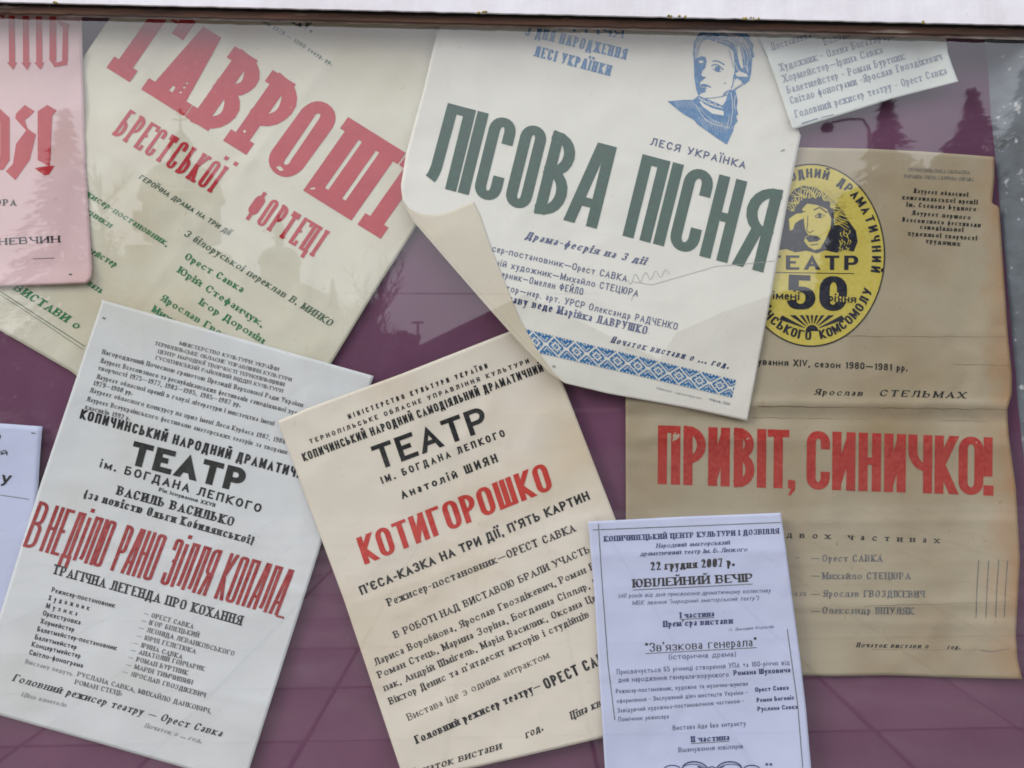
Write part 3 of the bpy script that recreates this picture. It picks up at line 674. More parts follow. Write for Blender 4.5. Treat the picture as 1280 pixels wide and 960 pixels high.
# ------------------------------------------------------------------ 5 brown poster with yellow emblem
@field
def dR(x, y):
    d = .0045 + .0014 * nz2(x, y, 140, 12) + .0006 * nz2(x, y, 40, 14)
    d += wr(x, y, 64) + .0038 * crease(y - 503 - .01 * (x - 900), 5) - .0022 * crease(y - 521 - .012 * (x - 900), 6) + .002 * crease(y - 548 - .02 * (x - 900), 9)
    d += .0009 * crease(y - 417, 5) * sm(980, 1250, x) + .0011 * crease(y - 812, 4) * sm(1100, 1240, x) + .0016 * crease(y - 758 + .02 * (x - 1000), 5) + .0014 * crease(y - 652, 7) + .0014 * crease(y - 776 - .02 * (x - 1000), 4)
    d += .0055 * sm(1190, 1278, x) * (1 - .55 * crease(y - 505, 40)) * (.5 + .5 * sm(260, 480, y))
    return d
pr = poster('theatre_poster', 1040, 520, .006, 'large brownish poster with yellow oval emblem and red title in capitals')
sheet('paper_sheet', [(783, 190), (985, 184), (1090, 186), (1150, 189), (1243, 196)],
      [(1243, 196), (1243, 225), (1240, 255), (1249, 258), (1254, 330), (1260, 420), (1265, 470), (1265, 492), (1259, 512), (1261, 545), (1270, 610), (1275, 700), (1270, 790), (1272, 825), (1278, 849)],
      [(783, 842), (1005, 844), (1040, 845), (1110, 844), (1190, 847), (1278, 849)], [(783, 190), (782, 500), (783, 842)], dR, M['pap_pry'], pr, 120, 150)
# the emblem: oval, print, mask face
def dE(x, y): return dR(x, y)
EX, EY, RX, RY = 1014, 319, 92, 114
em = MB(); rings = 14; seg = 72
for q in range(rings + 1):
    for s_ in range(seg):
        a = 2 * math.pi * s_ / seg; x, y = EX + RX * q / rings * math.cos(a), EY + RY * q / rings * math.sin(a); em.v.append(P(x, y, dR(x, y) + .00038))
for q in range(rings):
    for s_ in range(seg): em.f.append((q * seg + s_, q * seg + (s_ + 1) % seg, (q + 1) * seg + (s_ + 1) % seg, (q + 1) * seg + s_))
emo = em.build('emblem_oval', M['yellow'], pr, smooth=True)
def oval(a, rx, ry): return (EX + rx * math.cos(a), EY + ry * math.sin(a))
k = Ink(dE, .0006)
k.line([oval(2 * math.pi * i / 90, RX - .4, RY - .4) for i in range(91)], 1.6)
def arc_text(t, a0, a1, rx, ry, h, inward=False, st='sansb'):
    n = len(t)
    for i, ch in enumerate(t):
        if ch == ' ': continue
        a = R(a0 + (a1 - a0) * i / (n - 1)); x, y = oval(a, rx, ry)
        tx, ty = -rx * math.sin(a), ry * math.cos(a); l = math.hypot(tx, ty); tx /= l; ty /= l
        if a1 < a0: tx, ty = -tx, -ty
        wd = h * (.68 if ch not in 'ШМЮ' else .85)
        if ch in 'ІЇ': wd = h * .22
        k.text('x', x - tx * wd / 2, y - ty * wd / 2, x + tx * 30, y + ty * 30, h, st, cells=[(ch, 0, wd)], tv=.23, th=.15)
arc_text('НАРОДНИЙ ДРАМАТИЧНИЙ', -128, 10, 76, 97, 11.5)
arc_text('УКРАЇНСЬКОГО КОМСОМОЛУ', 165, 27, 85, 106, 11.5)
k.text('ТЕАТР', 958, 337, 1073, 337.5, 18, 'sansb', sp=.34, tv=.3, th=.17)
k.line([(966, 340.5), (1068, 342)], 1)
k.text('50', 983, 386, 1058, 389, 43, 'heavy', sp=.1, tv=.3, th=.16)
# ray fan and half sun
for i in range(9):
    a = R(180 + 25 + i * 16.25); b0, b1 = a - R(4.5), a + R(4.5)
    def ray(an):
        s_ = 20 / max(.25, -math.sin(an)); s_ = min(s_, 42); return (1015 + s_ * math.cos(an) * 1.05, 414 + s_ * math.sin(an))
    k.poly([(1015 + 10 * math.cos(a - R(3)), 414 + 10 * math.sin(a - R(3))), ray(b0), ray(b1), (1015 + 10 * math.cos(a + R(3)), 414 + 10 * math.sin(a + R(3)))])
k.poly([(1015 + 8 * math.cos(R(180 + i * 18)), 414 + 8 * math.sin(R(180 + i * 18))) for i in range(11)])
k.build('emblem_print', M['emb'], pr)
q = lambda a, b: (940 + a / 3.694, 180 + b / 3.694)
k = Ink(dE, .0006)
def sub(pts, n=1): return [q(*p) for p in smooth_line(pts, n)]
hair = [(118, 490), (125, 400), (140, 320), (160, 255), (195, 210), (235, 192), (290, 200), (330, 222), (380, 262), (420, 310), (450, 360), (480, 400), (488, 450), (470, 497), (430, 488), (390, 502), (340, 490), (300, 505), (250, 492), (200, 500), (160, 485)]
k.poly([q(*p) for p in hair])
k.build('emblem_face', M['emb'], pr)
k = Ink(dE, .0008)
k.poly([q(*p) for p in [(232, 300), (255, 275), (300, 282), (345, 300), (366, 345), (362, 390), (345, 430), (315, 482), (290, 490), (262, 476), (240, 448), (246, 430), (262, 420), (246, 400), (240, 350)]])
k.poly([q(*p) for p in [(170, 345), (205, 322), (240, 318), (236, 345), (222, 350), (200, 365), (188, 395), (175, 400)]])
rr = random.Random(3)
for i in range(46):            # wavy locks scratched out of the dark
    t = i / 45; a = R(200 + 175 * t); cx, cy = 285 + 95 * math.cos(a), 340 + 100 * math.sin(a)
    l = rr.uniform(38, 78); pts = []
    for s_ in range(7):
        u = s_ / 6; ex = cx + math.cos(a) * l * u * .9 + math.sin(a) * 9 * math.sin(u * 6 + i) + (18 * u * u if t > .5 else -8 * u); ey = cy + math.sin(a) * l * u + 12 * u * u + 5 * math.sin(u * 7 + i)
        if ey < 485 and ex < 474 - max(0, 330 - ey) * .5 and ex > 128: pts.append(q(ex, ey))
    if len(pts) > 2: k.line(pts, 1.5, wd2=.6)
for i in range(16):
    x, y = rr.uniform(375, 462), rr.uniform(395, 480); k.line([q(x, y), q(x + rr.uniform(-8, 8), y + 10), q(x + rr.uniform(-12, 12), y + 22)], 1.4, wd2=.5)
k.line([q(262, 250), q(280, 240), q(296, 252)], 1.2)
k.build('emblem_face_light', M['yellow'], pr)
k = Ink(dE, .0008)
k.text('імені', 966, 373.5, 999, 375, 10, 'sansb', sp=.05, tv=.46, th=.42); k.build('print_outline', M['yellow'], pr); k = Ink(dE, .0008); k.text('річчя', 1036, 376.5, 1070, 378.5, 10, 'sansb', sp=.05, tv=.46, th=.42); k.build('print_outline', M['yellow'], pr)
k = Ink(dE, .001)
k.line([q(*p) for p in [(178, 330), (205, 312), (246, 312)]], 1.6); k.line([q(*p) for p in [(285, 305), (312, 292), (348, 318)]], 1.7)
k.line([q(*p) for p in [(290, 335), (310, 318), (338, 332), (316, 342), (292, 337)]], 1); k.poly([q(306, 322), q(320, 322), q(320, 338), q(306, 338)])
k.line([q(*p) for p in [(258, 330), (256, 380), (250, 400), (268, 410), (285, 398)]], 1)
k.poly([q(*p) for p in [(246, 432), (268, 420), (300, 424), (318, 438), (300, 450), (262, 452)]]); k.line([q(270, 466), q(305, 462)], 1)
k.build('emblem_features', M['emb'], pr); k = Ink(dE, .0009)
k.text('імені', 966, 373.5, 999, 375, 10, 'sansb', sp=.15); k.build('print_line', M['emb'], pr); k = Ink(dE, .0009); k.text('річчя', 1036, 376.5, 1070, 378.5, 10, 'sansb', sp=.15)
k.build('print_line', M['emb'], pr)
lines('awards_print', dR, M['grey'], pr, [('ТЕРНОПІЛЬСЬКА ОБЛАСНА', 1135, 214, 1212, 217.5, 4.2), ('НАРОДНА СЦЕНА І КЛУБНА СПРАВА', 1130, 222, 1217, 226.5, 4.2)], sty='thin', sp=.2)
A = [('Лауреат обласної', 1142, 241, 1210, 246), ('комсомольської премії', 1128, 249, 1222, 255.5), ('ім. Степана Будного', 1133, 258, 1220, 264), ('Лауреат першого', 1140, 268.5, 1213, 274.5), ('Всесоюзного фестивалю', 1128, 277, 1226, 284), ('самодіяльної', 1150, 286, 1204, 290), ('художньої творчості', 1135, 294, 1221, 300.5), ('трудящих', 1157, 303.5, 1200, 307.5)]
lines('laureate_print', dR, M[K], pr, [(t, a, b, c, d, 5.8) for t, a, b, c, d in A], sty='serifb', sp=.3)
lines('season_print', dR, M[K], pr, [('Рік існування XIV, сезон 1980—1981 рр.', 908, 454, 1134, 464, 8.5, 'sans')], sp=.2)
lines('author_print', dR, M[K], pr, [('Ярослав', 1018, 493.5, 1078, 495, 7.5, BR), ('СТЕЛЬМАХ', 1099, 495, 1206, 498, 8, BR, {'sp': .55})], slant=.25, sp=.4)
k = Ink(dR)
HP = [('П', 822, 850), ('Р', 854, 882), ('И', 885, 912), ('В', 917, 943), ('І', 946, 955), ('Т', 959, 986), (',', 984, 993), ('С', 1008, 1037), ('И', 1040, 1069), ('Н', 1073, 1101), ('И', 1105, 1132), ('Ч', 1135, 1165), ('К', 1168, 1196), ('О', 1198, 1229), ('!', 1229, 1242)]
for ch, a, b in HP:
    x0 = a + (2 if ch not in ',' else 0)
    h_ = 73.5 + (a - 822) * -.002
    if ch == ',':
        y = 605 + (a - 822) * .0345; k.poly([(985, y - 11), (994, y - 10), (994, y + 1), (988, y + 9), (985, y + 8), (989, y), (985, y)]); continue
    k.text('x', a, 605 + (a - 822) * .0345, b + 40, 605 + (b + 40 - 822) * .0345, h_, 'goth', up=(.6, -73), cells=[(ch, 0, b - a)], tv=.155, th=.125)
k.build('title_lettering', M['pryred'], pr, 'red title in tall capitals')
lines('genre_print', dR, M[K], pr, [('п\'єса у двох частинах', 870, 667.5, 1174, 679, 8, 'serifb')], sp=1.2)
A = [('Режисер-постановник — ', 850, 696, 1009, 700, {'sp': .6}), ('Орест САВКА', 1028, 702, 1103, 702), ('Михайло СТЕЦЮРА', 1028, 724, 1138, 724), ('Балетмейстерня', 860, 743, 1007, 745, {'sp': .6}), ('Ярослав ГВОЗДІКЕВИЧ', 1029, 746, 1156, 747), ('Олександр ШПУЛЯК', 1028, 767, 1142, 768)]
lines('credits_print', dR, M['grey'], pr, [(t, a, b, c, d, 8.6 if a > 1000 else 6.5) + tuple(q_) for t, a, b, c, d, *q_ in A], sty='serif', sp=.2)
for y in (698, 720, 743, 764): k = Ink(dR); k.line([(1014, y), (1025, y + .3)], .9); k.build('dash_mark', M['grey'], pr)
for i, (xa, xb) in enumerate(((1223.5, 1220), (1236, 1232.5), (1248.5, 1244.5), (1259.5, 1255.5))): k = Ink(dR); k.line([(xa, 700), ((xa + xb) / 2 - .6, 738), (xb, 772)], .8); k.build('ruled_line', M['grey'], pr)
lines('footer_print', dR, M[K], pr, [('Початок вистави о', 1070, 809, 1160, 810.5, 6), ('год.', 1184, 811, 1200, 811.5, 5.5)], sty=BR, slant=.3, sp=.3)
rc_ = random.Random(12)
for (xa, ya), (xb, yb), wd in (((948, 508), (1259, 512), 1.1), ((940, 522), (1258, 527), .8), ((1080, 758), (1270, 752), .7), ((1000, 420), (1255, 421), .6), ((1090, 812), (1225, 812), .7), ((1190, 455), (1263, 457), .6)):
    k = Ink(dR, .00016); n_ = int((xb - xa) / 9); k.line([(xa + (xb - xa) * i / n_, ya + (yb - ya) * i / n_ + rc_.uniform(-.7, .7)) for i in range(n_ + 1)], wd, wd2=wd * .5); k.build('fold_shade_line', M['crease'], pr)  # thin dark lines painting the shade beside each fold
k = Ink(dR, .00012); k.line([(1226, 813), (1240, 814.5), (1262, 811)], 1.1, wd2=.4); k.build('paper_tear', M['grey'], pr)

# ------------------------------------------------------------------ 6 cream poster, red title, slanting up
@field
def dK(x, y):
    d = wr(x, y, 65, .0008) + .0007 * crease(linedist(x, y, 430, 760, 760, 640), 3) + .0105 + .0012 * nz2(x, y, 110, 17) + .0025 * sm(540, 620, y) * sm(380, 460, x) * 0
    d += .002 * crease(linedist(x, y, 375, 512, 400, 560) , 6) * sm(560, 520, y) + .0045 * sm(900, 960, y) * sm(560, 640, x) * sm(700, 640, x)
    return d - .0025 * sm(560, 660, x) * sm(520, 430, y)
pk = poster('theatre_poster', 560, 700, .016, 'cream poster with slanting bright red title, left of the small bluish bill')
sheet('paper_sheet', [(348, 526), (385, 510), (500, 468), (640, 413), (668, 402)], [(668, 402), (704, 480), (768, 645), (820, 790), (850, 876)], [(505, 975), (600, 958), (700, 935), (755, 922), (850, 876)], [(348, 526), (352, 540), (430, 750), (505, 975)], dK, M['pap_kot'], pk, 100, 120)
lines('ministry_print', dK, M[K], pk, [('МІНІСТЕРСТВО КУЛЬТУРИ УКРАЇНИ', 436, 524, 610, 460, 6.3), ('ТЕРНОПІЛЬСЬКЕ ОБЛАСНЕ УПРАВЛІННЯ КУЛЬТУРИ', 388, 555, 662, 453.5, 5.8)], sty='sansb', sp=.55)
lines('theatre_name_print', dK, M[K], pk, [('КОПИЧИНСЬКИЙ НАРОДНИЙ САМОДІЯЛЬНИЙ ДРАМАТИЧНИЙ', 380, 577, 680, 464, 10.5, 'sans', {'sp': .17, 'tv': .19}), ('ІМ. БОГДАНА ЛЕПКОГО', 478, 605, 632, 545, 9, 'sansb', {'sp': .4}), ('Анатолій ШИЯН', 503, 624, 623, 577, 11, 'sansb', {'sp': .34})])
k = Ink(dK); k.text('ТЕАТР', 473, 588, 612, 536.5, 31, 'sansb', up=(-10, -29), sp=.16, tv=.21, th=.18); k.build('theatre_lettering', M[K], pk)
k = Ink(dK); k.text('КОТИГОРОШКО', 456, 706, 692, 611, 35, 'sansb', up=(-11, -33), sp=.11, tv=.205, th=.12); k.build('title_lettering', M['red'], pk, 'bright red title')
lines('genre_print', dK, M[K], pk, [("П'ЄСА-КАЗКА НА ТРИ ДІЇ, П'ЯТЬ КАРТИН", 452, 744, 738, 624, 11.5, 'sansb', {'sp': .16})])
lines('cast_print', dK, M[K], pk, [('Режисер-постановник—ОРЕСТ САВКА', 486, 758, 720, 664, 10, 'serif'), ('В РОБОТІ НАД ВИСТАВОЮ БРАЛИ УЧАСТЬ', 494, 798, 738, 690, 9, 'serif'),
    ('Лариса Воробйова, Ярослав Гвоздікевич, Роман Бурт', 470, 832, 762, 703, 9, 'serif', {'tv': .19}), ('Роман Стець, Марина Зоріна, Богданна Сілляр, Пше', 474, 848, 764, 724, 9, 'serif', {'tv': .19}), ('пак, Андрій Шмігель, Марія Василик, Оксана Цюпак', 481, 864, 768, 741, 9, 'serif', {'tv': .19}), ("Віктор Денис та п'ятдесят акторів і студійців", 488, 881, 737, 771, 9, 'serif', {'tv': .19}),
    ('Вистава іде з одним антрактом', 511, 901, 687, 822, 9, 'thin')], sp=.18)
lines('director_print', dK, M[K], pk, [('Головний режисер театру—', 521, 930, 677, 861, 10.5, BR), ('ОРЕСТ САВКА', 683, 862, 775, 820, 14, 'sans', {'tv': .2})], sp=.16)
lines('footer_print', dK, M['black'], pk, [('Початок вистави', 512, 972, 627, 936, 10, 'serif'), ('год.', 658, 923, 679, 913, 10, 'serif'), ('Ціна квитка', 714, 900, 776, 871, 10, 'serif')], sp=.16, slant=.25)

# ------------------------------------------------------------------ 7 off-white poster with green title and folded corner
@field
def dL(x, y):
    s = -linedist(x, y, 505, 262, 700, 478)                  # distance to the right of the fold
    base = .010 * sm(115, 15, y) + wr(x, y, 66, .0007) + .0092 + .0012 * nz2(x, y, 150, 23)
    e = sm(110, 0, abs(s)) * sm(180, 300, y)
    d = base + .0075 * e + .0045 * sm(380, 470, y) * sm(820, 690, x)
    d += .0008 * crease(linedist(x, y, 548, 36, 515, 220) + 10, 5) + .0014 * crease(linedist(x, y, 960, 40, 1000, 165) - 6, 5) * sm(880, 960, x)
    return d
pl = poster('theatre_poster', 750, 260, .014, 'off white poster with dark green title, blue portrait and folded corner')
sheet('paper_sheet', [(556, -12), (960, 0)], [(960, 0), (965, 60), (985, 130), (1001, 170), (985, 250), (960, 390), (934, 526)], [(706, 479), (760, 492), (860, 510), (934, 526)],
      [(556, -12), (548, 32), (530, 110), (508, 190), (501, 232), (503, 250), (513, 268), (560, 322), (640, 415), (672, 450), (690, 468), (706, 479)], dL, M['pap_lis'], pl, 110, 150)
def dF(x, y):
    s = max(0, -linedist(x, y, 509, 264, 700, 476)); return dL(x, y) + .0008 + .0062 * math.sin(math.pi * min(1, s / 60) ** .6) * (1 - .5 * sm(400, 470, y)) + .0016 * sm(20, 60, s) 
sheet('folded_corner', [(503, 248), (508, 260), (526, 268), (545, 269), (562, 265), (580, 257), (592, 252)], [(592, 252), (600, 268), (614, 310), (630, 350), (648, 395), (668, 432), (690, 464), (704, 478)], [(688, 467), (704, 478)],
      [(503, 248), (510, 266), (560, 324), (640, 416), (672, 451), (688, 467)], dF, M['pap_back'], pl, 50, 90, smooth_edges=('t',))
k = Ink(dL)
ux, uy = 430 / math.hypot(430, 113), 113 / math.hypot(430, 113)
for ch, a, b in (('Л', 528, 569), ('І', 571, 583), ('С', 589, 622), ('О', 628, 660), ('В', 666, 700), ('А', 704, 745), ('П', 777, 812), ('І', 815, 828), ('С', 833, 869), ('Н', 873, 908), ('Я', 915, 953)):
    a_, b_ = (a - 528) / ux, (b - 528) / ux
    k.text('x', 529, 229, 959, 342, 105, 'goth', up=(25, -101), cells=[(ch, a_, b_)], tv=.136, th=.108)
k.build('title_lettering', M['green'], pl, 'dark green condensed title')
lines('jubilee_print', dL, M['blue'], pl, [('100-РІЧЧЯ', 672, 33, 779, 48, 12.5, {'sp': .2}), ('З ДНЯ НАРОДЖЕННЯ', 656, 44, 782, 74.5, 13.5), ('ЛЕСІ УКРАЇНКИ', 667, 70, 762, 95, 13.5)], sty='slab', sp=.16, tv=.19, th=.1, serif=.03)
lines('author_print', dL, M['navy'], pl, [('ЛЕСЯ УКРАЇНКА', 813, 181, 931, 211, 9.5, 'sans', {'sp': .3, 'tv': .17})])
lines('genre_print', dL, M['navy'], pl, [('Драма-феєрія на 3 дії', 656, 298, 806, 331, 9.5, BR, {'slant': .3, 'sp': .25})])
lines('credits_print', dL, M['navy'], pl, [('Режисер-постановник—Орест САВКА', 588, 308, 783, 352.5, 8.8, 'light'), ('Художній художник—Михайло СТЕЦЮРА', 585, 324, 797, 371, 8.8, 'light'), ('Хормейстерник—Омелян ФЕЙЛО', 583, 337, 728, 369, 8.8, 'light'),
    ('Диригентор—нар. арт. УРСР Олександр РАДЧЕНКО', 590, 354, 846, 412.5, 8.8, 'light'), ('Виставу веде Марійка ЛАВРУШКО', 612, 372, 808, 418, 10, 'serif')], sp=.2)
lines('footer_print', dL, M['navy'], pl, [('Початок вистави о ... год.', 763, 428, 910, 461, 8.5, 'serif', {'slant': .3, 'sp': .3}), ('тираж 500', 886, 500, 912, 507, 3.4, 'thin'), ('Заказ друкарня', 820, 486, 876, 499, 2.6, 'thin')])
# embroidery band: a blue strip and the light stitches on it
b0, b1, c0, c1 = (652, 410), (920, 475), (660, 438), (915, 497)
def bq(u, v): return ((b0[0] * (1 - u) + b1[0] * u) * (1 - v) + (c0[0] * (1 - u) + c1[0] * u) * v, (b0[1] * (1 - u) + b1[1] * u) * (1 - v) + (c0[1] * (1 - u) + c1[1] * u) * v)
k = Ink(dL)
for j in range(4): k.strip([bq(i / 60, j / 4) for i in range(61)], [bq(i / 60, (j + 1) / 4) for i in range(61)])
k.build('embroidery_band', M['blue'], pl)
k = Ink(dL, .0005)
NB, NR, PER = 184, 19, 18
for i in range(NB):
    for j in range(NR):
        x = i % PER; dx = abs(x - 9); dy = abs(j - 9); m_ = dx + dy
        on = (m_ in (8, 9)) or m_ == 3 or m_ == 4 or (dx == 0 and dy == 0) or (dx > 6 and dy < 2 and dx != 8) or (j in (0, 18) and (i % 3 == 1)) or (j in (1, 17) and dx in (7, 8, 9) and i % 2) or (m_ == 6 and (dx == 3)) or (m_ == 12 and dx > 5) or (m_ == 14 and (i + j) % 2)
        if on: k.strip([bq(i / NB, j / NR), bq((i + 1) / NB, j / NR)], [bq(i / NB, (j + .95) / NR), bq((i + 1) / NB, (j + .95) / NR)])
k.build('embroidery_stitches', M['pap_lis'], pl)
k = Ink(dL); sg = []
for i in range(60):
    t = i / 59; sg.append((785 + 52 * t, 350 - 10 * t + 6 * math.sin(t * 26) * (1 - .4 * t)))
k.line(sg, .6); k.line([(790, 352), (815, 356), (850, 346), (895, 333), (930, 330), (968, 326)], .6); k.line([(792, 368), (789, 376)], .6); k.build('signature_scribble', M['faint'], pl)
# portrait print
z = lambda a, b: (820 + a / 5.65, 20 + b / 5.65)
pz = lambda L_: [z(*p) for p in L_]
k = Ink(dL)
k.poly(pz([(268, 340), (262, 260), (268, 190), (290, 140), (320, 112), (380, 104), (428, 118), (432, 148), (415, 182), (370, 165), (330, 176), (312, 212), (302, 262), (290, 292), (284, 340)]))
k.poly(pz([(428, 118), (470, 100), (560, 98), (630, 112), (660, 140), (664, 172), (690, 205), (682, 240), (696, 290), (680, 296), (672, 400), (658, 458), (622, 486), (604, 466), (566, 462), (548, 430), (556, 380), (553, 320), (548, 255), (520, 222), (470, 200), (428, 186)]))
k.poly(pz([(268, 340), (285, 300), (320, 283), (350, 290), (358, 320), (346, 368), (328, 388), (318, 415), (330, 428), (352, 432), (330, 452), (312, 466), (308, 492), (345, 516), (350, 534), (318, 546), (300, 562), (284, 520), (270, 430)]))
k.poly(pz([(80, 602), (200, 592), (262, 592), (300, 562), (360, 586), (470, 632), (492, 600), (516, 522), (560, 520), (576, 600), (568, 650), (580, 690), (566, 710), (576, 742), (552, 772), (545, 810), (500, 908), (430, 862), (290, 762), (270, 735), (190, 690)]))
k.poly(pz([(545, 520), (600, 488), (620, 474), (610, 490), (560, 522)]))
k.poly(pz([(418, 356), (445, 352), (456, 378), (436, 394), (416, 380)]))
for L_, wd in (([(400, 318), (436, 316), (485, 345)], 1.5), ([(390, 352), (430, 336), (478, 382)], 1.3), ([(400, 372), (432, 394), (460, 392)], .8), ([(316, 486), (350, 482), (388, 504)], 1.5), ([(350, 580), (420, 578), (508, 556)], .8), ([(480, 478), (495, 472)], .9), ([(548, 420), (545, 480), (530, 512)], 1.1), ([(700, 130), (790, 300)], .5)):
    k.line(pz(smooth_line(L_)), wd)
k.build('portrait_print', M['blue'], pl, 'blue portrait print of a woman')
k = Ink(dL, .0005)
k.poly(pz([(575, 218), (590, 214), (606, 290), (616, 360), (604, 372), (588, 330), (578, 280)]))
k.poly(pz([(560, 405), (588, 392), (640, 408), (650, 430), (600, 428), (572, 425)]))
k.poly(pz([(306, 604), (330, 640), (400, 690), (478, 702), (478, 672), (400, 652), (340, 622), (318, 600)]))
k.poly(pz([(570, 440), (606, 462), (600, 484), (552, 508), (552, 470)]))
for L_, wd in (([(432, 150), (480, 150), (530, 170), (560, 200)], .8), ([(430, 172), (480, 180), (520, 200)], .7), ([(480, 118), (540, 128), (600, 165)], .6), ([(560, 120), (630, 170), (650, 230)], .6), ([(330, 140), (380, 130), (415, 140)], .6), ([(630, 350), (645, 380), (650, 400)], .9), ([(652, 300), (640, 350), (656, 380)], .6), ([(560, 330), (575, 380), (600, 395)], .8), ([(300, 575), (330, 600), (400, 632), (470, 650)], .9),
               ([(310, 590), (340, 585), (350, 612), (380, 600), (390, 630), (420, 615), (430, 645), (460, 632)], .8), ([(280, 620), (320, 700), (380, 760), (520, 790)], .6), ([(300, 640), (370, 720), (470, 770)], .4), ([(530, 540), (545, 640), (530, 760)], .7), ([(560, 560), (552, 620), (560, 660)], .8), ([(520, 700), (500, 800)], .5), ([(280, 200), (300, 160), (340, 140)], .5)):
    k.line(pz(smooth_line(L_)), wd)
pr_ = random.Random(8)
for i in range(17):
    t = i / 16; y0_ = 104 + 60 * t; pts_ = [(440 + 10 * t, y0_ + 8), (500 + 20 * t, y0_ + 6 + 8 * t), (560 + 40 * (1 - t), 150 + 40 * t), (600 + 70 * (1 - t) - 30 * t, 220 + 30 * t), (590 + 88 * (1 - t), 300 + 10 * t), (580 + 85 * (1 - t), 380 - 20 * t)]
    a_ = pr_.randint(0, 2); k.line(pz([(x + pr_.uniform(-4, 4), y + pr_.uniform(-4, 4)) for x, y in smooth_line(pts_[a_:a_ + pr_.randint(3, 4)])]), .62, wd2=.25)
for i in range(9):
    x = 278 + 5 * i; k.line(pz([(x, 300 - 3 * i), (x - 4, 240 - 6 * i), (x + 14, 190 - 6 * i)]), .45, wd2=.2)
for i in range(12):
    x = 300 + 20 * i; k.line(pz([(x, 715 + 4 * i), (x + 30, 760 + 4 * i), (x + 44, 800 + 4 * i)][:2 if i > 8 else 3]), .45, wd2=.2)
for i in range(8): k.line(pz([(130 + 18 * i, 600), (150 + 20 * i, 640 + 3 * i)]), .4, wd2=.2)
k.poly(pz([(300, 318), (318, 308), (338, 316), (330, 330), (308, 332)]), .00004)
k.build('portrait_highlight', M['pap_lis'], pl)
k = Ink(dL, .0006)
k.poly(pz([(312, 486), (335, 478), (352, 484), (372, 496), (350, 500), (322, 498)])); k.poly(pz([(318, 508), (345, 506), (358, 512), (340, 522), (322, 520)]))
k.poly(pz([(322, 424), (334, 430), (350, 428), (352, 434), (334, 440), (322, 436)])); k.line(pz([(304, 316), (320, 310), (338, 320)]), .8)
k.build('portrait_features', M['blue'], pl); k = Ink(dL, .0006)
for i in range(7): k.line(pz([(512 + 5 * i, 230 + 18 * i), (524 + 4 * i, 262 + 18 * i)]), .5)
for i in range(6): k.line(pz([(480 + 6 * i, 540 - 4 * i), (470 + 6 * i, 575 - 6 * i)]), .5)
k.build('portrait_hatching', M['blue'], pl)['kind'] = 'stuff'
k = Ink(dL); k.line([(690.5, 457.5), (694.5, 458.5)], 2.6); k.build('printer_mark', M['faint'], pl); k = Ink(dL); k.line([(976, 189), (981, 187)], 2); k.build('printer_mark', M['faint'], pl)

# ------------------------------------------------------------------ 8 pale torn sheet at the top right
@field
def dT(x, y): return .009 * sm(115, 15, y) + wr(x, y, 67, .0007) + .0135 + .001 * nz2(x, y, 80, 31) + .006 * sm(1150, 1198, x) + .0012 * crease(linedist(x, y, 1160, 30, 1198, 110) + 6, 8)
pt = poster('torn_sheet', 1070, 90, .022, 'pale torn paper sheet with blurred grey type under the top rail', 'paper sheet')
sheet('paper_sheet', [(930, -20), (1170, -10)], [(1170, -10), (1180, 30), (1183, 50), (1185, 66), (1191, 84), (1198, 102)], [(991, 162), (1040, 147), (1120, 122), (1198, 102)], [(930, -20), (948, 40), (970, 100), (991, 162)], dT, M['pap_top'], pt, 70, 60)
lines('credits_print', dT, M['slate2'], pt, [(a + (9.5,)) for a in [('Постановка—', 966, 63, 1022, 45), ('Володи', 1031, 57, 1064, 45), ('Художник - Олена Богатирчук', 976, 89, 1118, 47), ('Хормейстер—Ірина Савка', 980, 103, 1104, 66), ('Балетмейстер - Роман Буртник', 985, 117, 1131, 74), ('Світло фонограми -Ярослав Гвоздікевич', 989, 130, 1178, 74), ('Головний режисер театру - Орест Савка', 995, 147, 1184, 92)]], sty='serif', sp=.18, tv=.13)
k = Ink(dT); k.line([(1002, 154.5), (1022, 148)], 1.3); k.build('printer_mark', M['slate'], pt); k = Ink(dT); k.line([(1026, 147), (1042, 143)], .8); k.build('printer_mark', M['slate'], pt)

# ------------------------------------------------------------------ 9 bluish A4 bill
@field
def dS(x, y):
    d = wr(x, y, 68, .0007) + .0008 * crease(y - 838 + .04 * (x - 870), 3) + .0165 + .0012 * nz2(x, y, 90, 41) + .0045 * sm(790, 960, y) * sm(930, 1010, x) + .003 * sm(780, 738, x) * sm(850, 960, y)
    return d + .0011 * crease(y - 692 + .02 * (x - 870), 7) + .0016 * math.sin((y - 640) / 52) * sm(740, 900, x)
ps = poster('event_bill', 870, 800, .025, 'small bluish white printed bill dated 22 December 2007, lying over two posters at the bottom', 'bill')
sheet('paper_sheet', [(735, 652), (850, 646), (976, 641)], [(976, 641), (983, 690), (990, 745), (1000, 820), (1008, 890), (1014, 960), (1018, 1010)], [(759, 1012), (900, 1016), (1018, 1010)], [(735, 652), (743, 740), (748, 830), (755, 940), (759, 1012)], dS, M['pap_a4'], ps, 80, 110)
k = Ink(dS)
k.line([(741, 662.5), (800, 660), (976, 653)], 1.0); k.line([(748, 655), (752, 720), (760, 830), (768.5, 900)], 1.0); k.line([(984, 786), (990, 830), (997, 880), (1003.5, 960)], 1.0)
for x0, y0, x1, y1 in ((791, 737.5, 941, 730), (850, 774.5, 893, 772), (807, 817, 946, 809.5), (864, 929.5, 912, 926.5)): k.line([(x0, y0), (x1, y1)], .9)
k.build('border_rule', M['grey'], ps)
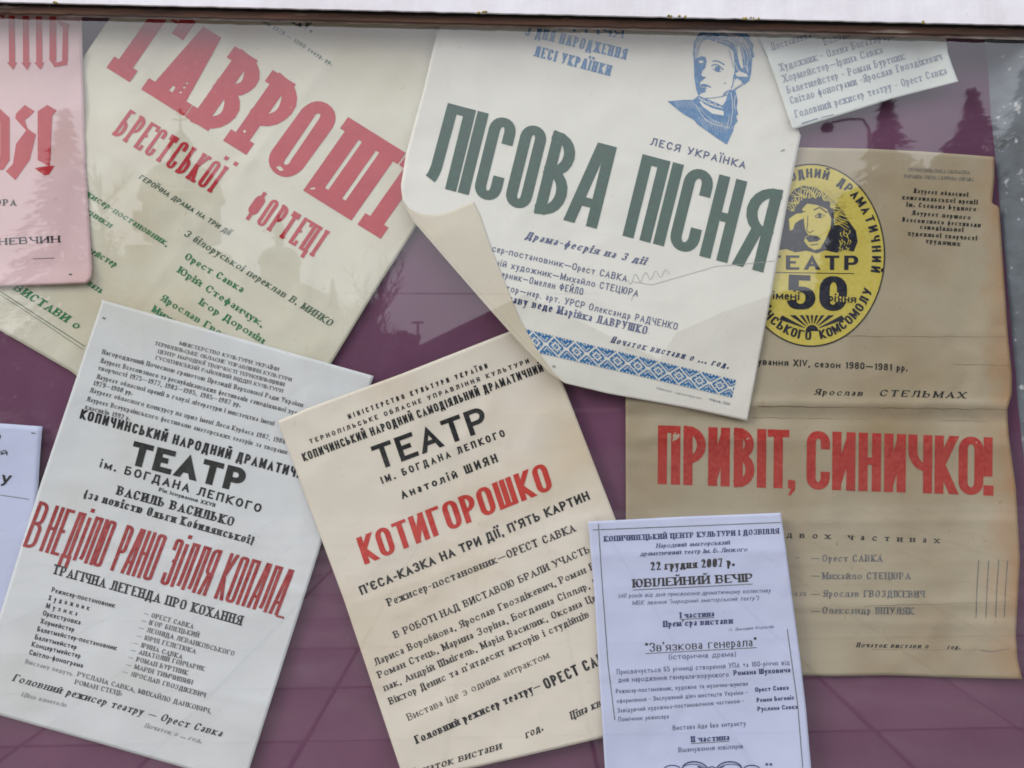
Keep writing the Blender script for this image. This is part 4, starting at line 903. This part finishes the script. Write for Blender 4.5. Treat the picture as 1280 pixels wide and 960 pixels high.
lines('heading_print', dS, M['navy'], ps, [('КОПИЧИНЕЦЬКИЙ ЦЕНТР КУЛЬТУРИ І ДОЗВІЛЛЯ', 755, 677, 974, 667, 6.8, BR), ('Народний аматорський', 820, 685, 912, 680.5, 5.6, 'serif', {'slant': .25}), ('драматичний театр ім. Б. Лепкого', 800, 695, 934, 689, 5.6, 'serif', {'slant': .25})], sp=.14)
lines('title_lettering', dS, M[K], ps, [('22 грудня 2007 р.', 813, 713, 918, 707.5, 10.5, BR), ('ЮВІЛЕЙНИЙ ВЕЧІР', 791, 734.5, 941, 727, 10.5, BR)], sp=.14)
lines('note_print', dS, M['slate'], ps, [('(40 років від дня присвоєння драматичному колективу', 773, 747.5, 963, 740.5, 5.6), ('МБК звання "народний аматорський театр")', 790, 756.5, 948, 750, 5.6), ('п. Зиновія Королів', 911, 789, 967, 785, 4)], sty='light', slant=.25, sp=.16)
lines('part_print', dS, M['navy'], ps, [('І частина', 850, 773, 893, 770.5, 7.5, BR), ("Прем'єра вистави", 829, 784, 916, 779.5, 8, BR), ('ІІ частина', 864, 928, 912, 925, 7.5, BR)], sp=.14)
lines('play_title_print', dS, M[K], ps, [('"Зв\'язкова генерала"', 807, 815, 946, 807.5, 11, 'sans', {'tv': .13, 'th': .07})], sp=.16)
A = [('Присвячується 65 річниці створення УПА та 100-річчю від', 771, 843, 987, 831, 6.6), ('дня народження генерала-хорунжого', 773, 853, 911, 846, 6.6), ('(історична драма)', 836, 824.5, 920, 820.5, 7), ('Режисер-постановник, художнє та музично-шумове', 770, 867, 935, 857, 5.8), ('оформлення - Заслужений діяч мистецтв України -', 771, 879, 934, 868, 5.8), ('Завідуючий художньо-постановочною частиною -', 772, 891, 930, 878.5, 5.8), ('Помічник режисера', 773, 902, 836, 898, 5.8), ('Вистава йде без антракту', 841, 913, 932, 907, 6.4), ('Вшанування ювілярів', 848, 940.5, 929, 935.5, 6.4)]
lines('body_print', dS, M['slate'], ps, A, sty='sans', sp=.16, tv=.13)
lines('names_print', dS, M['navy'], ps, [('Романа Шуховича', 917, 844.5, 988, 840.5, 6.8), ('Орест Савка', 944, 865, 986, 862, 5.8), ('Роман Богоніс', 946, 878, 993, 874.5, 5.8), ('Руслана Савка', 947, 889, 997, 886, 5.8)], sty='sansb', sp=.14)
k = Ink(dS)
def swirl(cx, cy, r0, r1, a0, a1, wd, n=26): k.line([(cx + (r0 + (r1 - r0) * i / n) * math.cos(R(a0 + (a1 - a0) * i / n)), cy + .62 * (r0 + (r1 - r0) * i / n) * math.sin(R(a0 + (a1 - a0) * i / n))) for i in range(n + 1)], wd)
for sx in (-1, 1):
    cx = 890 + sx * 26
    swirl(cx, 962, 21, 9, -90 - sx * 95, -90 + sx * 110, 1.8); swirl(cx + sx * 2, 966, 22, 6, -90 - sx * 70, -90 + sx * 150, 1.1); swirl(890 + sx * 52, 964, 14, 4, -90 - sx * 60, -90 + sx * 190, 1.5)
k.line([(872, 958), (890, 966), (905, 957)], 2.2); k.line([(872, 966), (890, 958), (906, 966)], 1.6)
for x in (957, 962): k.line([(x, 955), (x + 3, 956)], 3)
k.build('ornament_print', M['navy'], ps)

# ================================================================== WHAT THE GLASS MIRRORS (behind the camera)
gr = MB(); gr.add([(-200, -400, -.004), (200, -400, -.004), (200, .2, -.004), (-200, .2, -.004)], [(0, 1, 2, 3)]); tag(gr.build('ground', M['ground']), kind='structure')
pv = MB(); pv.box(-7, -9.2, -.1, 7, .012, -.0)
pvo = tag(pv.build('pavement', M['ground']), kind='structure')
sb = MB(); sb.box(-.288, -.288, 0, .288, .288, .03); so_ = sb.build('paving_slab', M['slab']); first = True
for i in range(-9, 10):
    for j in range(0, 14):
        o = so_ if first else so_.copy()
        if not first: COL.objects.link(o)
        first = False; o.parent = pvo; o.location = (i * .6 + random.uniform(-.004, .004), -.45 - j * .6, .001 + random.uniform(-.002, .002)); o.rotation_euler = (random.uniform(-.004, .004), random.uniform(-.004, .004), 0)

# church, L = 60
L = 60; ch = refl(215, 470, L); S = (L + DB) / F
church = tag(empty('church', (ch.x, ch.y, 0)), 'domed church mirrored in the glass, its cross rising over the greenish poster', 'church')
cx, cy = ch.x, ch.y; zt = lambda py: HC + (480 - py) * S
b = MB(); b.box(cx - 5.2, cy - 12, 0, cx + 3.6, cy + 2, zt(316)); b.box(cx - 2.9, cy - 5, zt(316), cx + 3.0, cy + 1, zt(300)); b.box(cx + 3.6, cy - 10, 0, cx + 9.6, cy - 2, zt(345)); b.build('wall', M['stone'], church)
b = MB(); b.box(cx - 3.1, cy - 6, 0, cx + 3.1, cy + 2.4, zt(345)); pts = [(cx - 3.1, zt(345))] + [(cx + 3.1 * math.cos(R(180 - a)), zt(345) + 3.1 * math.sin(R(a)) * .8) for a in range(15, 180, 15)] + [(cx + 3.1, zt(345))]
n = len(pts); b.add([(x, cy + 2.4, z_) for x, z_ in pts] + [(x, cy - 1, z_) for x, z_ in pts], [tuple(range(n))] + [tuple(range(n, 2 * n))[::-1]] + [(i, i + n, (i + 1) % n + n, (i + 1) % n) for i in range(n)]); b.build('gable_front', M['stone'], church)
def dome(cx, cy, zb, r, zt_, lant, top):
    b = MB(); b.lathe((cx, cy, 0), [(r * .92, zb - 3.2), (r * .92, zb), (r * 1.04, zb), (r * 1.04, zb + .2), (r * .92, zb + .2)]); b.build('drum', M['stone'], church, True)
    b = MB(); H = zt_ - zb; b.lathe((cx, cy, 0), [(r * .98, zb + .15)] + [(r * math.cos(R(a)) ** .85, zb + H * math.sin(R(a))) for a in range(8, 90, 9)] + [(.05, zt_)]); b.build('dome', M['dome'], church, True)
    b = MB(); b.lathe((cx, cy, 0), [(lant, zt_ - .6), (lant, zt_ + 1.0), (lant * 1.3, zt_ + 1.1), (lant * 1.2, zt_ + 1.5), (lant * .5, zt_ + 2.2), (.08, zt_ + 2.6)], 12); lo = b.build('lantern', M['dome'], church, True)
    b = MB(); b.box(cx - .07, cy - .07, zt_ + 2.4, cx + .07, cy + .07, top); b.box(cx - .6, cy - .06, top - .95, cx + .6, cy + .06, top - .8); b.box(cx - .35, cy - .06, top - .5, cx + .35, cy + .06, top - .38); b.build('cross', M['metal'], church)
dome(cx + .2, cy - 2, zt(235), 3.1, zt(186), .75, zt(116)); dome(cx + 6.9, cy - 5, zt(312), 1.7, zt(288), .35, zt(262))
for dx, za, zb_ in ((-3.9, 350, 385), (2.2, 262, 285), (-1.4, 262, 285), (.4, 262, 285)):
    b = MB(); b.box(cx + dx - .4, cy + 1.2, zt(zb_), cx + dx + .4, cy + 2.05, zt(za)); b.build('window', M['win'], church)
b = MB(); b.box(cx - 1.1, cy + 2.3, 0, cx + 1.1, cy + 2.48, zt(395)); b.build('door', M['win'], church)

def spruce(px, ptop, L, halfw, label, seed, m='needle', dens=1.0, base=0):
    rnd = random.Random(seed); g = refl(px, 470, L); top = refl(px, ptop, L).z; hw = halfw * (L + DB) / F
    root = tag(empty('spruce_tree', (g.x, g.y, 0)), label, 'tree', 'trees mirrored in the glass')
    b = MB(); b.tube([(g.x, g.y, 0), (g.x, g.y, top * .5), (g.x, g.y, top)], [hw * .11, hw * .06, .02], 7); b.build('trunk', M['bark'], root)
    f = MB(); z_ = top * .08 + base
    while z_ < top:
        t = 1 - (z_ / top); rad = hw * min(1, 1.9 * t) * rnd.uniform(.78, 1.18) + .06; n = int(13 + 20 * min(1, t * 1.6))
        for i in range(n):
            a = rnd.uniform(0, 6.283); rr_ = rad * rnd.uniform(.6, 1.15); dr = rr_ * .28
            for s_ in range(int(7 * dens) + 1):
                u = rnd.uniform(.15, 1); sz = (.05 + .055 * hw) * (1.25 - .5 * u) * rnd.uniform(.7, 1.4)
                p = Vector((g.x + math.cos(a) * rr_ * u, g.y + math.sin(a) * rr_ * u, z_ + .15 * rr_ * (1 - u) - dr * u + rnd.uniform(-.08, .08)))
                d1 = Vector((math.cos(a + rnd.uniform(-.8, .8)), math.sin(a), -.35)) * sz; d2 = Vector((-math.sin(a), math.cos(a), rnd.uniform(-.5, .3))) * sz * .45
                f.add([p - d1 - d2 * .4, p + d2 - d1 * .1, p + d1, p - d2 - d1 * .1], [(0, 1, 2, 3)])
        z_ += top * .026
    f.build('crown', M[m], root)
spruce(1115, 128, 25, 104, 'short spruce mirrored between the torn sheet and the brown poster', 1)
spruce(1222, 112, 26, 104, 'tall dark spruce mirrored beside the side wall of the case', 2)
spruce(1292, 84, 22, 95, 'broad spruce mirrored over the side wall at the far edge of the case', 4, 'needle')
spruce(88, 138, 24, 92, 'tall feathery spruce mirrored across the pink poster', 3)
spruce(418, 350, 50, 26, 'small spruce mirrored beside the right dome of the church', 5)

def bare_tree(px, ptop, L, spread, label, seed):
    rnd = random.Random(seed); g = refl(px, 470, L); top = refl(px, ptop, L).z
    root = tag(empty('bare_tree', (g.x, g.y, 0)), label, 'tree', 'trees mirrored in the glass')
    tr = MB(); tw = MB(); sp_ = spread * (L + DB) / F
    tr.tube([(g.x, g.y, 0), (g.x + .1, g.y, top * .4), (g.x, g.y, top * .9)], [.16, .1, .02], 7)
    for i in range(46):
        h0 = rnd.uniform(.25, .85) * top; a = rnd.uniform(0, 6.28); l = sp_ * rnd.uniform(.5, 1.1)
        p = Vector((g.x, g.y, h0)); pts = [p.copy()]; d = Vector((math.cos(a) * .75, math.sin(a) * .75, .65))
        for s_ in range(5):
            d = (d + Vector((rnd.uniform(-.25, .25), rnd.uniform(-.25, .25), .12))).normalized(); p = p + d * l / 5; pts.append(p.copy())
            for q_ in range(3):
                e = (d + Vector((rnd.uniform(-.9, .9), rnd.uniform(-.9, .9), rnd.uniform(-.1, .6)))).normalized() * l * .3
                tw.tube([p, p + e * .5, p + e + Vector((0, 0, .05))], [.018, .012, .006], 3, False)
        tw.tube(pts, [.05, .04, .03, .025, .018, .01], 4, False)
    tr.build('trunk', M['bark'], root); tw.build('crown', M['twig'], root)
rnd = random.Random(77); f = MB()
for i in range(9000):
    x = rnd.uniform(-260, 520); yy = rnd.random() ** .7; g_ = refl(x, 470, 72); top_ = refl(x, 418 + 26 * noise.noise(Vector((x / 40, 0, 5))) + 12 * noise.noise(Vector((x / 11, 3, 5))), 72).z
    p = Vector((g_.x, g_.y - rnd.uniform(0, 4), top_ * yy)); q1 = Vector((rnd.uniform(-.5, .5), 0, rnd.uniform(-.4, .4))); q2 = Vector((rnd.uniform(-.3, .3), .1, rnd.uniform(.2, .5)))
    f.add([p - q1, p - q2, p + q1, p + q2], [(0, 1, 2, 3)])
tag(f.build('distant_woodland', M['needle']), 'dark belt of far trees mirrored low in the left of the glass', 'woodland', kind='stuff')
f = MB()
for i in range(15000):
    x = rnd.uniform(1062, 1420); yy = rnd.random() ** .75; g_ = refl(x, 470, 34); top_ = refl(x, 240 - 60 * sm(1060, 1250, x) + 46 * noise.noise(Vector((x / 34, 0, 9))) + 22 * noise.noise(Vector((x / 9, 3, 9))) + 70 * sm(1100, 1062, x), 34).z
    p = Vector((g_.x, g_.y - rnd.uniform(0, 4), top_ * yy)); q1 = Vector((rnd.uniform(-.3, .3), 0, rnd.uniform(-.25, .25))); q2 = Vector((rnd.uniform(-.2, .2), .1, rnd.uniform(.12, .3)))
    f.add([p - q1, p - q2, p + q1, p + q2], [(0, 1, 2, 3)])
tag(f.build('distant_woodland', M['needle']), 'dense dark trees mirrored over the brown poster and the side wall', 'woodland', kind='stuff')
bare_tree(470, 362, 26, 62, 'bare branching tree mirrored under the folded poster corner', 11)
bare_tree(450, 392, 22, 50, 'low bare bush-like tree mirrored left of the folded corner', 12)
bare_tree(130, 180, 30, 60, 'bare pale tree mirrored behind the feathery spruce', 13)

# two low buildings, L = 18
def building(name, label, L, pts, depth, wins, cat):
    g = refl(pts[1][0], 470, L); root = tag(empty(name, (g.x, g.y, 0)), label, cat); q = [refl(x, y, L) for x, y in pts]; y0 = q[0].y; yb = y0 - depth; n = len(q)
    b = MB(); b.add([(v.x, y0, v.z) for v in q] + [(v.x, yb, v.z) for v in q] + [(v.x, y0, v.z - .16) for v in q], [(i, i + 1, n + i + 1, n + i) for i in range(n - 1)] + [(i, 2 * n + i, 2 * n + i + 1, i + 1) for i in range(n - 1)]); b.build('roof', M['roof'], root)
    xs = [(min(max(v.x, q[0].x - 9), q[0].x + 99), v.z - .08) for v in q]; lo, hi = min(v.x for v in q), max(v.x for v in q); xs = [(min(max(x, lo + .12), hi - .12), z_) for x, z_ in xs]; w_ = xs + [(xs[-1][0], 0), (xs[0][0], 0)]; m_ = len(w_)
    b = MB(); b.add([(x, y0 - .2, z_) for x, z_ in w_] + [(x, yb + .2, z_) for x, z_ in w_], [tuple(range(m_))[::-1], tuple(range(m_, 2 * m_))] + [(i, (i + 1) % m_, (i + 1) % m_ + m_, i + m_) for i in range(m_)]); b.build('wall', M['wallh'], root)
    for px in wins:
        c_ = refl(px, 470, L); b = MB(); b.box(c_.x - .5, y0 - .25, .9, c_.x + .5, y0 - .185, 1.75); b.build('window', M['win'], root)
        b = MB(); b.box(c_.x - .56, y0 - .24, .82, c_.x + .56, y0 - .13, .9); b.build('sill', M['stone'], root)
building('gabled_house', 'low gabled house mirrored in the middle of the glass', 18, [(478, 454), (655, 368), (850, 462)], 7, (570, 655, 745), 'house')
building('garage_building', 'long low building mirrored behind the yellow emblem', 20, [(856, 472), (905, 397), (982, 363), (1340, 366)], 6, (960, 1080, 1200), 'building')
# thin pole and wire
q_ = refl(523, 440, 40); t_ = refl(523, 402, 40); b = MB(); b.tube([(q_.x, q_.y, 0), (q_.x, q_.y, t_.z)], [.08, .06], 6); b.box(q_.x - .3, q_.y - .05, t_.z - .1, q_.x + .3, q_.y + .05, t_.z)
tag(b.build('utility_pole', M['metal']), 'thin utility pole mirrored above the brown roof', 'pole')
b = MB(); b.tube([refl(430 + i * 40, 366 + 1.5 * math.sin(i / 3.5), 30) for i in range(9)], .02, 4); tag(b.build('overhead_wire', M['metal']), 'overhead wire mirrored in the purple triangle below the folded corner', 'wire')
# street lamp, L = 15
L = 15; base = refl(1087, 470, L); lamp = tag(empty('street_lamp', (base.x, base.y, 0)), 'street lamp with curved arm mirrored under the torn sheet', 'lamp')
b = MB(); t0, t1, t2, t3 = refl(1087, 200, L), refl(1086, 160, L), refl(1078, 149, L), refl(1040, 153, L)
b.tube([(base.x, base.y, 0), (t0.x, t0.y, t0.z)], [.07, .05], 8); b.build('pole', M['metal'], lamp)
b = MB(); b.tube([(t0.x, t0.y, t0.z), t1, t2, refl(1060, 149, L), t3], [.035, .03, .025, .022, .02], 8); b.build('arm', M['metal'], lamp)
hd = refl(1034, 156, L); b = MB(); b.lathe(hd - Vector((0, 0, .08)), [(.01, -.06), (.1, -.05), (.13, .02), (.09, .1), (.03, .13), (.01, .14)], 12); b.build('lamp_head', M['metal'], lamp, True)
